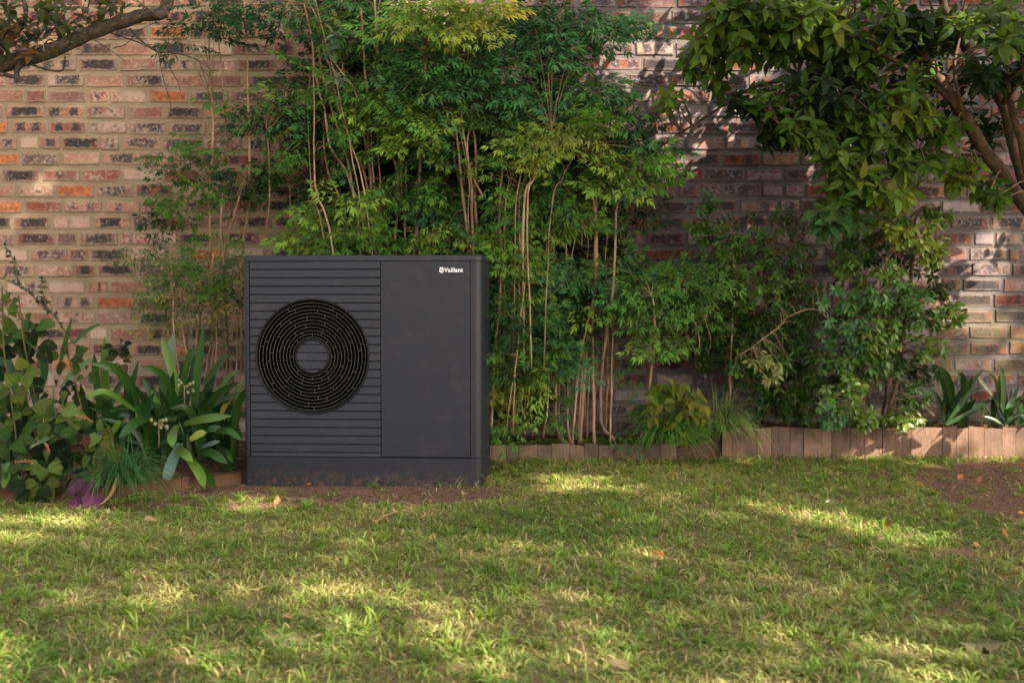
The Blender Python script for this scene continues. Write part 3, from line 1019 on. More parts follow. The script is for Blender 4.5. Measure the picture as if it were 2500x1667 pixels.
def spray_tpl(seed, dense=1.0, size=1.0):
    rs = random.Random(seed)
    V = []; Fc = []; LF = []
    up = Vector((0, 0, 1))
    def put(b, d, L):
        o = len(V)
        d2 = (d + Vector((0, 0, -rs.uniform(0.15, 0.75)))).normalized()
        u2 = (up + Vector((rs.uniform(-.4, .4), rs.uniform(-.4, .4), 0))).normalized()
        a, f, l = leaflet(b, d2, u2, L*size, L*size*rs.uniform(.14, .18))
        V.extend(a); Fc.extend([tuple(i+o for i in q) for q in f]); LF.extend(l)
    def stick(a, b, r):
        o = len(V); t_ = (b-a).normalized(); s = t_.cross(up)
        if s.length < 1e-3: s = Vector((1, 0, 0))
        s.normalize(); n = s.cross(t_)
        for p in (a, b):
            for q in (s, -s*.5 + n*.87, -s*.5 - n*.87): V.append(p + q*r); LF.append((0, 1, 0))
        for k in range(3): k2 = (k+1) % 3; Fc.append((o+k, o+k2, o+3+k2, o+3+k))
    RL = 0.20
    def rach(t_): return Vector((RL*t_, 0, -0.05*t_*t_))
    for i in range(3): stick(rach(i/3), rach((i+1)/3), .0011)
    def pinna(b, ang, ln, pairs):
        d = Vector((math.cos(ang), math.sin(ang), -0.15)).normalized()
        end = b + d*ln
        stick(b, end, .0008)
        for k in range(pairs):
            q = b + d*ln*(k+.6)/(pairs+.2)
            for sg in (-1, 1):
                if rs.random() < dense:
                    a2 = ang + sg*rs.uniform(.6, 1.0)
                    put(q, Vector((math.cos(a2), math.sin(a2), 0)), rs.uniform(.030, .046))
        put(end, d, rs.uniform(.042, .058))
        for sg in (-1, 1):
            a2 = ang + sg*.65
            if rs.random() < dense: put(end - d*.006, Vector((math.cos(a2), math.sin(a2), 0)), rs.uniform(.036, .050))
    for t_, ln, pr in ((.35, .11, 2), (.65, .09, 2), (.88, .06, 1)):
        for sg in (-1, 1):
            pinna(rach(t_), sg*rs.uniform(.75, 1.1), ln*rs.uniform(.85, 1.15), pr)
    pinna(rach(1.0), rs.uniform(-.1, .1), .075, 2)
    return np.array([tuple(v) for v in V]), Fc, np.array(LF)

SPR = [spray_tpl(i) for i in range(8)]
SPRS = [spray_tpl(20+i, 0.95, 0.62) for i in range(4)]

def nandina(name, label, stems, blobs, group, sprays=SPR, base=None, solo_n=300, back=(), canes=2, fill=.78, loose=0):
    blobs = list(blobs) + [(a, b, c, d, 5.99, .07, n, (.007, .018, .005), 1.05) for a, b, c, d, n in back]  # back sprays near black: shade between the canes put into leaf colour
    """stems: [(pixel points, Y, radius)], blobs: [(cx,cy,rx,ry,Y,dy,n,colour,scale)]"""
    first = P(*stems[0][0][0], stems[0][1])
    root = empty(name, base or (first.x, first.y, 0.08), label, 'shrub', group)
    axes = []
    base_stems = [q for q in stems if len(q[0]) >= 4]
    stems = list(stems)
    for _ in range(canes):
        pts, Y, rad = random.choice(base_stems); ox = random.uniform(-55, 55); sl = random.uniform(-.12, .12)
        top = random.randint(3, len(pts))
        stems.append(([(x + ox + (pts[0][1] - y)*sl*.5 + random.uniform(-5, 5), y) for x, y in pts[:top]], min(6.0, Y + random.uniform(-.12, .22)), rad*random.uniform(.4, .7)))
    for pts, Y, rad in stems:
        wp = [P(px, py, Y - .08 + (0.10*math.sin(px*0.013 + i_*0.9) if i_ else 0)) for i_, (px, py) in enumerate(pts)]
        cp = curve_pts(wp, 5, 0.006)
        n = len(cp)
        rd = [rad*(1 - 0.45*k/(n-1)) * (1 + 0.12*math.sin(k*2.1 + rad*900)) for k in range(n)]
        m = MB(); m.tube(cp, rd, 7); k = random.uniform(.8, 1.2)
        m.c = [(k, k*random.uniform(.93, 1.0), k*.95, 1)]*len(m.v)
        m.build('stem', M_cane, root)
        axes += cp
    ax = np.array([tuple(a) for a in axes])
    L = []; pet = MB()
    for cx, cy, rx, ry, Y, dy, n, colr, sc in blobs:
        for _ in range(n if Y > 5.9 else max(3, int(n*fill))):
            a = random.uniform(0, 2*math.pi); q = math.sqrt(random.random())
            dx = q*math.cos(a); px = cx + rx*dx; py = cy + (ry*1.25 + 3)*q*math.sin(a)
            yy = Y + random.uniform(-dy, dy)
            yy = min(yy, WALL_Y - 0.12)
            p = P(px, py, yy)
            # heading: outward from the layer's middle and towards the viewer
            hd = Vector((dx*1.1 + random.uniform(-.9, .9), random.uniform(-1.0, 0.35), random.uniform(-.35, .65)))
            hd.normalize()
            up = Vector((random.uniform(-.55, .55), random.uniform(-1.5, -0.2), 1.0)).normalized()
            M = frame(hd, up)
            s_ = sc*random.uniform(.8, 1.2)
            b = p - (M @ Vector((0.13*s_, 0, 0)))
            b.y = min(b.y, WALL_Y - 0.04)
            L.append((b, M, s_, vary(colr, .45, .14)))
            d = np.linalg.norm((ax - np.array(b))*np.array([1, 1, .6]), axis=1); k = int(d.argmin())
            if d[k] < 0.45:
                A = axes[k] - Vector((0, 0, min(0.08, d[k]*.4))) if k > 0 else axes[k]
                pet.tube([axes[k], (axes[k] + b)/2 + Vector((0, 0, .03)), b], [.0022, .0014, .001], 3, False, (.75, .8, .6))
    for _ in range(loose):
        A = random.choice(axes); X_, Y_ = proj(np.array([tuple(A)]))
        if not (600 < X_[0] < 1560 and -20 < Y_[0] < 1000): continue
        hd = Vector((random.uniform(-1, 1), random.uniform(-1, .2), random.uniform(-.4, .8))).normalized()
        M = frame(hd, Vector((random.uniform(-.6, .6), random.uniform(-1.6, -.2), 1)).normalized())
        b = A + hd*random.uniform(.03, .14)
        L.append((b, M, random.uniform(.5, .85), vary(random.choice([G_MID, G_BLUE, G_LIGHT]), .35, .14)))
        pet.tube([A, b], [.0018, .001], 3, False, (.75, .8, .6))
    place_leaves(L, sprays, M_leaflet, root, 'leaf_spray', solo_n, 'foliage')
    if pet.v:
        o = pet.build('leaf_stalks', M_cane, root, True); o['kind'] = 'stuff'
    return root

NG = 'bamboo-like shrubs growing in front of the wall'
# slim one at the far left
nandina('heavenly_bamboo', 'slender feathery shrub against the sunny brick, left of the heat pump', [
    ([(473, 900), (491, 756), (504, 689), (513, 600), (510, 475), (518, 375), (520, 277), (514, 198), (510, 126), (512, 40)], 5.95, .009),
    ([(558, 980), (554, 904), (549, 734), (542, 600), (538, 530), (545, 470)], 5.85, .007),
    ([(500, 930), (520, 800), (530, 700), (560, 560), (585, 480)], 5.9, .006),
    ([(470, 900), (445, 780), (430, 700)], 5.85, .004),
    ], [
    (500, 30, 85, 28, 5.75, .12, 20, G_DARK, .8), (480, 92, 100, 20, 5.7, .12, 18, G_DARK, .8), (540, 55, 60, 30, 5.85, .1, 8, G_DARK, .8),
    (440, 365, 80, 22, 5.75, .12, 16, G_MID, .75), (520, 345, 60, 30, 5.85, .1, 10, G_OLIVE, .75),
    (470, 415, 60, 20, 5.8, .12, 10, G_DARK, .75), (425, 430, 40, 14, 5.7, .1, 5, G_DARK, .75),
    (500, 470, 110, 25, 5.75, .14, 20, G_MID, .8), (405, 500, 55, 20, 5.7, .1, 8, G_MID, .75), (430, 555, 60, 22, 5.8, .1, 9, G_DARK, .75),
    (520, 560, 60, 30, 5.85, .1, 8, G_MID, .7), (600, 430, 50, 25, 5.8, .1, 8, G_DARK, .8),
    (590, 240, 60, 22, 5.75, .1, 10, G_MID, .75), (600, 285, 60, 25, 5.8, .1, 10, G_DARK, .75),
    ], NG, fill=.6)
# small-leaved lower one
nandina('heavenly_bamboo', 'low fine-leaved shrub with yellowing tips beside the left edge of the heat pump', [
    ([(470, 930), (445, 800), (440, 720), (430, 640)], 5.6, .005), ([(520, 950), (530, 820), (515, 700), (520, 620)], 5.65, .006),
    ([(575, 960), (580, 800), (590, 700)], 5.7, .006)],
    [(340, 615, 40, 8, 5.6, .06, 8, G_DARK, .7), (400, 650, 75, 28, 5.6, .1, 34, G_MID, .75), (440, 700, 90, 30, 5.6, .12, 40, G_MID, .75),
     (400, 755, 75, 22, 5.6, .1, 22, G_OLIVE, .7), (450, 745, 90, 28, 5.55, .12, 20, (0.17, 0.17, .03), .6), (520, 680, 50, 60, 5.7, .1, 28, G_DARK, .75),
     (410, 800, 80, 14, 5.6, .1, 14, (0.16, 0.17, .03), .6), (545, 760, 40, 60, 5.7, .1, 18, G_OLIVE, .7), (560, 640, 35, 50, 5.75, .1, 16, G_MID, .75),
     (500, 850, 60, 30, 5.65, .1, 12, G_MID, .7)], NG, SPRS)
nandina('heavenly_bamboo', 'thin single-caned shrub rising just behind the top left corner of the heat pump', [
    ([(590, 900), (593, 617), (609, 494), (609, 356), (605, 198), (597, 0), (596, -60)], 5.98, .009),
    ([(640, 900), (648, 617), (658, 467), (654, 348), (650, 300)], 5.9, .006)],
    [(600, 20, 60, 20, 5.85, .08, 8, G_DARK, .8), (640, 290, 70, 28, 5.8, .1, 16, G_BLUE, .8), (700, 225, 55, 25, 5.8, .1, 14, G_LIGHT, .8),
     (720, 270, 40, 20, 5.8, .1, 8, G_MID, .8), (690, 330, 25, 18, 5.75, .05, 4, G_LIGHT, .7), (650, 405, 50, 22, 5.8, .1, 12, G_MID, .75),
     (600, 470, 60, 25, 5.75, .1, 14, G_DARK, .75), (690, 420, 50, 20, 5.8, .1, 8, G_DARK, .75), (760, 400, 40, 20, 5.85, .1, 5, G_DARK, .75)], NG)
# big left clump behind the unit
nandina('heavenly_bamboo', 'tall leaning clump of many tan canes behind the left half of the heat pump', [
    ([(964, 900), (964, 617), (972, 435), (948, 356), (932, 237), (920, 99), (915, 0)], 5.72, .0085),
    ([(916, 900), (916, 617), (908, 474), (897, 336), (900, 277), (890, 150), (880, 20)], 5.68, .009),
    ([(920, 900), (922, 617), (912, 435), (906, 336), (902, 269), (898, 240)], 5.64, .006),
    ([(924, 640), (928, 526), (926, 415), (920, 316), (916, 260)], 5.6, .005),
    ([(905, 900), (873, 542), (853, 435), (806, 356), (794, 277), (774, 198), (758, 79), (742, 10)], 5.66, .0085),
    ([(900, 800), (861, 459), (837, 356), (813, 277), (782, 158), (778, 71), (766, 0), (760, -60)], 5.7, .0075),
    ([(840, 800), (802, 550), (774, 474), (768, 395), (766, 257), (765, 150)], 5.6, .0055),
    ([(930, 700), (892, 431), (853, 356), (822, 237), (790, 180), (734, 162), (720, 120), (647, 59), (612, -5)], 5.76, .006),
    ([(945, 800), (900, 400), (875, 300), (845, 200), (830, 100), (835, 0)], 5.8, .009),
    ([(880, 800), (840, 520), (800, 420), (790, 320), (800, 240), (822, 170)], 5.82, .006),
    ([(870, 280), (840, 210), (800, 150), (770, 60), (735, -10)], 5.74, .008)],
    [(680, 30, 60, 30, 5.7, .15, 14, G_DARK, .85), (760, 25, 90, 30, 5.75, .15, 20, G_DARK, .9), (870, 30, 90, 40, 5.7, .15, 26, G_MID, .9),
     (880, 95, 70, 35, 5.6, .12, 18, G_MID, .9), (950, 50, 70, 50, 5.85, .1, 18, G_DARK, .95), (960, 130, 80, 35, 5.8, .12, 18, G_DARK, .95),
     (900, 190, 80, 28, 5.6, .14, 18, G_MID, .9), (740, 200, 60, 30, 5.8, .12, 12, G_DARK, .9), (750, 270, 50, 40, 5.85, .1, 14, G_DARK, .9),
     (790, 330, 50, 30, 5.9, .1, 10, G_DARK, .9), (880, 300, 60, 28, 5.58, .1, 14, G_LIGHT, .85), (920, 245, 70, 30, 5.52, .1, 16, G_LIGHT, .85),
     (960, 320, 70, 28, 5.5, .1, 14, G_LIGHT, .8), (775, 365, 60, 20, 5.6, .1, 10, G_MID, .8), (850, 290, 60, 60, 5.95, .08, 18, G_DARK, .95),
     (860, 400, 60, 40, 5.98, .06, 14, G_DARK, .95), (780, 440, 50, 30, 5.9, .1, 8, G_DARK, .85), (845, 480, 50, 22, 5.55, .1, 10, G_LIGHT, .85),
     (960, 460, 70, 25, 5.6, .1, 14, G_MID, .85), (830, 540, 80, 35, 5.6, .14, 26, G_LIGHT, .9), (770, 580, 70, 30, 5.6, .14, 22, G_LIGHT, .9),
     (880, 580, 80, 30, 5.55, .14, 24, G_MID, .9), (960, 560, 80, 40, 5.9, .1, 22, G_DARK, .95), (800, 500, 50, 40, 5.9, .1, 12, G_DARK, .9),
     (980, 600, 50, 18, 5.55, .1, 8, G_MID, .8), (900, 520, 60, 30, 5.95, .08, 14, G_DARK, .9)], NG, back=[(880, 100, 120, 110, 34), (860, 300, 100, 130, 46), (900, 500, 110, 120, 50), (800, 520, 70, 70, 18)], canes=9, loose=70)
# centre clump with yellow crown
nandina('heavenly_bamboo', 'tall shrub with a bright yellow-green crown, behind the middle of the heat pump', [
    ([(1015, 900), (1015, 617), (1027, 395), (1031, 237), (1037, 178), (1040, 100)], 5.66, .0115),
    ([(1142, 900), (1142, 593), (1130, 474), (1118, 356), (1102, 257), (1100, 119), (1090, 40)], 5.62, .008),
    ([(1160, 900), (1153, 554), (1150, 455), (1142, 395), (1126, 277), (1118, 178), (1114, 100)], 5.58, .0075),
    ([(1165, 700), (1161, 487), (1161, 356), (1153, 277), (1160, 206), (1157, 150)], 5.68, .008),
    ([(1180, 480), (1158, 440), (1150, 420), (1140, 360), (1150, 300), (1160, 240)], 5.6, .006),
    ([(1219, 900), (1219, 530), (1227, 395), (1223, 356), (1233, 297), (1230, 240)], 5.64, .0075),
    ([(1090, 900), (1090, 430), (1094, 336), (1088, 240)], 5.85, .007), ([(972, 300), (975, 250), (978, 180), (985, 100)], 5.7, .006),
    ([(1120, 800), (1125, 480), (1108, 380), (1112, 300), (1128, 210)], 5.75, .007)],
    [(1090, 35, 140, 35, 5.35, .15, 46, G_YEL, .85), (1020, 30, 60, 30, 5.4, .12, 14, G_LIGHT, .85), (1200, 30, 60, 28, 5.35, .1, 16, (0.27, .27, .035), .8), (1120, 75, 90, 25, 5.38, .1, 24, (0.2, .26, .05), .8),
     (960, 60, 50, 14, 5.4, .08, 7, G_LIGHT, .8), (1000, 125, 80, 30, 5.6, .12, 16, G_BLUE, .9), (1060, 150, 80, 35, 5.5, .1, 20, G_BLUE, .95),
     (1180, 120, 80, 35, 5.5, .12, 22, G_BLUE, .95), (1060, 215, 90, 30, 5.45, .1, 24, G_BLUE, .95), (1180, 200, 80, 35, 5.5, .12, 26, G_BLUE, .95),
     (990, 250, 60, 25, 5.5, .1, 12, G_LIGHT, .85), (1050, 280, 70, 25, 5.45, .1, 16, G_LIGHT, .85), (1170, 265, 90, 28, 5.5, .1, 22, G_MID, .9),
     (1010, 330, 60, 30, 5.5, .08, 12, G_LIGHT, .8), (1060, 365, 60, 25, 5.55, .1, 12, G_BLUE, .85), (1080, 420, 60, 40, 5.9, .1, 18, G_DARK, .95),
     (1190, 380, 60, 40, 5.85, .1, 16, G_DARK, .95), (1050, 470, 60, 25, 5.6, .1, 14, G_MID, .9), (1100, 520, 70, 35, 5.7, .12, 20, G_BLUE, .9),
     (1010, 540, 60, 30, 5.85, .1, 14, G_DARK, .9), (1080, 580, 70, 28, 5.5, .1, 16, (0.14, .18, .03), .8), (1180, 580, 70, 35, 5.55, .12, 22, G_MID, .9),
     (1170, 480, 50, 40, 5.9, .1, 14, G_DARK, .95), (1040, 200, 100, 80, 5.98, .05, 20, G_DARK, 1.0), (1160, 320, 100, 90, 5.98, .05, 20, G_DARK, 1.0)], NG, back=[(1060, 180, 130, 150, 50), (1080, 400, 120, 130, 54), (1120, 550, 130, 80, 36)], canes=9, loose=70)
# right clump, upper
nandina('heavenly_bamboo', 'dense shrub with layered bluish green fans right of the yellow crown', [
    ([(1278, 900), (1278, 510), (1304, 435), (1331, 376), (1345, 320)], 5.5, .007), ([(1265, 900), (1268, 600), (1270, 480), (1290, 400), (1300, 330)], 5.6, .006),
    ([(1385, 700), (1378, 500), (1382, 330), (1386, 180), (1392, 30), (1395, -40)], 5.8, .0075), ([(1420, 600), (1418, 400), (1425, 300), (1440, 200), (1450, 120)], 5.75, .005),
    ([(1330, 700), (1335, 540), (1340, 420), (1335, 280), (1330, 200)], 5.75, .006)],
    [(1300, 60, 60, 40, 5.6, .14, 20, G_DARK, .95), (1400, 60, 110, 35, 5.5, .12, 32, G_BLUE, .95), (1330, 110, 70, 35, 5.5, .12, 20, G_BLUE, .95), (1480, 60, 80, 20, 5.5, .1, 14, G_BLUE, .9),
     (1560, 50, 60, 14, 5.6, .1, 9, G_BLUE, .8), (1300, 190, 60, 35, 5.7, .12, 16, G_DARK, .95), (1300, 240, 80, 30, 5.5, .1, 22, G_BLUE, .95),
     (1370, 150, 50, 25, 5.55, .1, 10, G_MID, .9), (1370, 260, 60, 28, 5.5, .1, 20, G_BLUE, .95), (1440, 215, 70, 22, 5.5, .1, 16, G_BLUE, .9), (1470, 270, 70, 28, 5.55, .12, 20, G_MID, .9),
     (1540, 270, 60, 30, 5.7, .1, 14, G_DARK, .9), (1300, 355, 60, 32, 5.35, .08, 26, G_YEL, .8), (1390, 320, 70, 25, 5.38, .08, 24, (0.15, .21, .04), .85), (1460, 300, 50, 20, 5.4, .08, 10, G_LIGHT, .8),
     (1230, 310, 50, 22, 5.5, .1, 10, G_MID, .9), (1300, 440, 70, 40, 5.9, .1, 20, G_DARK, .95), (1400, 380, 90, 40, 5.7, .15, 26, G_DARK, .95), (1500, 350, 80, 40, 5.65, .12, 22, G_DARK, .95),
     (1560, 400, 70, 30, 5.5, .1, 22, G_LIGHT, .9), (1600, 360, 40, 20, 5.55, .1, 8, G_BLUE, .85), (1500, 430, 70, 30, 5.5, .12, 22, G_LIGHT, .9), (1430, 450, 60, 30, 5.6, .12, 16, G_MID, .9),
     (1340, 510, 70, 35, 5.5, .12, 26, G_MID, .9), (1270, 470, 50, 30, 5.55, .1, 12, G_MID, .9), (1400, 540, 60, 30, 5.6, .12, 14, G_LIGHT, .85), (1540, 500, 60, 40, 5.9, .1, 14, G_DARK, .9)], NG, back=[(1280, 150, 70, 130, 26), (1290, 420, 110, 130, 50), (1420, 430, 110, 110, 36)], canes=8, loose=55)
nandina('heavenly_bamboo', 'dark-leaved shrub with straight pale canes filling the bed right of the heat pump', [
    ([(1416, 1083), (1429, 890), (1444, 782), (1451, 695), (1453, 543), (1456, 470)], 5.68, .0105),
    ([(1451, 1083), (1447, 890), (1447, 760), (1457, 630), (1451, 521), (1448, 460)], 5.66, .0095),
    ([(1501, 1072), (1470, 1033), (1468, 934), (1483, 803), (1496, 717), (1501, 630), (1505, 521), (1512, 440)], 5.64, .0095),
    ([(1392, 1083), (1386, 1020), (1388, 890), (1388, 760), (1397, 630), (1410, 535)], 5.72, .006),
    ([(1375, 1083), (1358, 1020), (1356, 847), (1358, 717), (1353, 587), (1362, 540)], 5.7, .009),
    ([(1326, 1070), (1336, 1000), (1340, 890)], 5.66, .006), ([(1368, 1080), (1352, 1010), (1352, 900)], 5.75, .005),
    ([(1200, 1060), (1206, 869), (1223, 695), (1219, 500)], 5.6, .0085), ([(1210, 1070), (1240, 900), (1256, 690), (1263, 540)], 5.7, .006),
    ([(1432, 1078), (1436, 950), (1442, 890)], 5.8, .006), ([(1300, 1070), (1292, 980), (1285, 900)], 5.8, .005), ([(1265, 1070), (1256, 960), (1262, 860)], 5.85, .005),
    ([(1478, 1060), (1484, 900), (1482, 760), (1478, 640), (1484, 560)], 5.85, .005), ([(1284, 1070), (1270, 980), (1255, 930)], 5.75, .005), ([(1237, 1065), (1245, 980), (1262, 870), (1300, 800)], 5.62, .005)],
    [(1230, 600, 40, 30, 5.45, .1, 14, G_LIGHT, .85), (1250, 640, 60, 22, 5.42, .1, 16, G_LIGHT, .85), (1290, 690, 80, 40, 5.55, .14, 28, G_BLUE, .9), (1350, 680, 60, 40, 5.6, .12, 20, G_BLUE, .9),
     (1390, 660, 60, 40, 5.7, .1, 14, G_DARK, .9), (1240, 760, 50, 50, 5.65, .12, 20, G_DARK, .9), (1300, 790, 70, 40, 5.55, .12, 26, G_BLUE, .9), (1290, 850, 60, 30, 5.5, .1, 20, G_MID, .9),
     (1370, 760, 50, 40, 5.75, .1, 14, G_DARK, .9), (1230, 880, 40, 40, 5.5, .1, 16, G_MID, .85), (1260, 920, 60, 35, 5.5, .1, 20, G_LIGHT, .8), (1215, 960, 30, 30, 5.5, .08, 12, (0.15, .17, .03), .7),
     (1330, 900, 40, 30, 5.6, .1, 10, G_MID, .8), (1400, 870, 30, 20, 5.55, .08, 7, G_BLUE, .8), (1350, 1010, 30, 14, 5.55, .06, 6, G_MID, .7), (1240, 1000, 40, 25, 5.55, .08, 10, G_LIGHT, .7),
     (1300, 980, 40, 30, 5.7, .08, 10, G_DARK, .8), (1280, 740, 80, 90, 5.98, .06, 26, G_DARK, 1.0), (1480, 640, 60, 60, 5.95, .08, 14, G_DARK, .9), (1320, 600, 90, 40, 5.95, .08, 18, G_DARK, .95),
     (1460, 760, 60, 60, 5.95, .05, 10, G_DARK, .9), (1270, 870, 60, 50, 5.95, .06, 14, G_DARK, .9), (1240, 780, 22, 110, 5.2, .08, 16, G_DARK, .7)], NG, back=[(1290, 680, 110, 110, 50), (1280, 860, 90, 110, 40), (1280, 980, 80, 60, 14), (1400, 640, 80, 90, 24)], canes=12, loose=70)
nandina('heavenly_bamboo', 'single-caned small shrub with a flat green canopy, between the pale canes and the glossy bush', [
    ([(1566, 1072), (1583, 955), (1596, 847), (1600, 780), (1590, 720)], 5.6, .0075), ([(1700, 870), (1708, 830), (1695, 780), (1670, 740)], 5.7, .003)],
    [(1600, 720, 100, 28, 5.5, .1, 34, G_MID, .9), (1550, 700, 60, 25, 5.6, .1, 16, G_BLUE, .9), (1680, 690, 70, 28, 5.55, .1, 22, G_MID, .9), (1640, 660, 80, 22, 5.7, .1, 16, G_BLUE, .9),
     (1560, 770, 50, 20, 5.5, .08, 12, G_MID, .8), (1600, 830, 50, 20, 5.45, .08, 12, G_LIGHT, .75), (1595, 860, 28, 12, 5.45, .06, 5, G_LIGHT, .7), (1720, 760, 45, 22, 5.55, .08, 12, G_MID, .8),
     (1660, 740, 50, 22, 5.6, .08, 10, G_DARK, .85), (1640, 700, 100, 30, 5.85, .08, 20, G_DARK, .9)], NG)

# ------------------------------------------------------------------ broad-leaved plants
def whorl(L, c, axis, n, ln, col, spread=1.0, droop=0.35, step=0.012):
    axis = axis.normalized()
    ref = Vector((.3, .5, .8)); a = (ref - axis*ref.dot(axis)).normalized(); b = axis.cross(a)
    ph = random.uniform(0, 6.28)
    for k in range(n):
        an = ph + k*2.4
        s = spread*random.uniform(.65, 1.25)
        d = axis*math.cos(s) + (a*math.cos(an) + b*math.sin(an))*math.sin(s)
        d = d + Vector((0, -0.15, -droop*random.uniform(.5, 1.5)))
        p = c - axis*step*k
        up = Vector((random.uniform(-.3, .3), -0.55, .85)) + axis*.3
        L.append((p + d.normalized()*ln*.06, frame(d, up, random.uniform(-.4, .4)), ln*random.uniform(.7, 1.15), vary(col, .22, .12)))

def nearest(axes, ax, p, w=(1, 1, 1)):
    d = np.linalg.norm((ax - np.array(p))*np.array(w), axis=1); k = int(d.argmin()); return axes[k], d[k]

def bushy(root, limbs, blobs, tpls, mat, leaf_len, n_whorl, bark, limbname='branch', droop=.35, twig_r=.003, solo_n=300, spread=1.0, step=0.012, outside=None):
    axes = []
    for k, (pts, Y, r0, r1) in enumerate(limbs):
        wp = [P(px, py, Y[i] if hasattr(Y, '__len__') else Y) for i, (px, py) in enumerate(pts)]
        cp = curve_pts(wp, 5, 0.008); n = len(cp)
        m = MB(); m.tube(cp, [r0 + (r1-r0)*i/(n-1) + 0.04*r0*math.sin(i*1.7) for i in range(n)], 9)
        m.build(limbname if k else ('trunk' if r0 > .02 else limbname), bark, root)
        axes += cp
    ax = np.array([tuple(a) for a in axes])
    L = []; tw = MB()
    for cx, cy, rx, ry, Y, dy, n, col, lf in blobs:
        for _ in range(n):
            a = random.uniform(0, 6.283); q = math.sqrt(random.random())
            px, py = cx + rx*q*math.cos(a), cy + ry*q*math.sin(a)
            p = P(px, py, min(Y + random.uniform(-dy, dy), WALL_Y - .12))
            A, d = nearest(axes, ax, p)
            axis = (p - A).normalized()*.6 + Vector((random.uniform(-.5, .5), random.uniform(-.8, .1), random.uniform(-.3, .6)))
            whorl(L, p, axis, n_whorl + random.randint(-1, 2), leaf_len*lf, col, spread, droop, step)
            if d < .9:
                mid = A.lerp(p, .5) + Vector((random.uniform(-.04, .04), random.uniform(-.03, .03), random.uniform(-.02, .06)))*min(1, d*3)
                tw.tube([A, A.lerp(mid, .5) + Vector((0, 0, .01)), mid, mid.lerp(p, .6), p], [twig_r*1.4, twig_r*1.2, twig_r, twig_r*.8, twig_r*.6], 4, False)
    place_leaves(L, tpls, mat, root, 'leaf', solo_n)
    if tw.v:
        o = tw.build('twigs', M_twig, root, True); o['kind'] = 'stuff'
    return axes

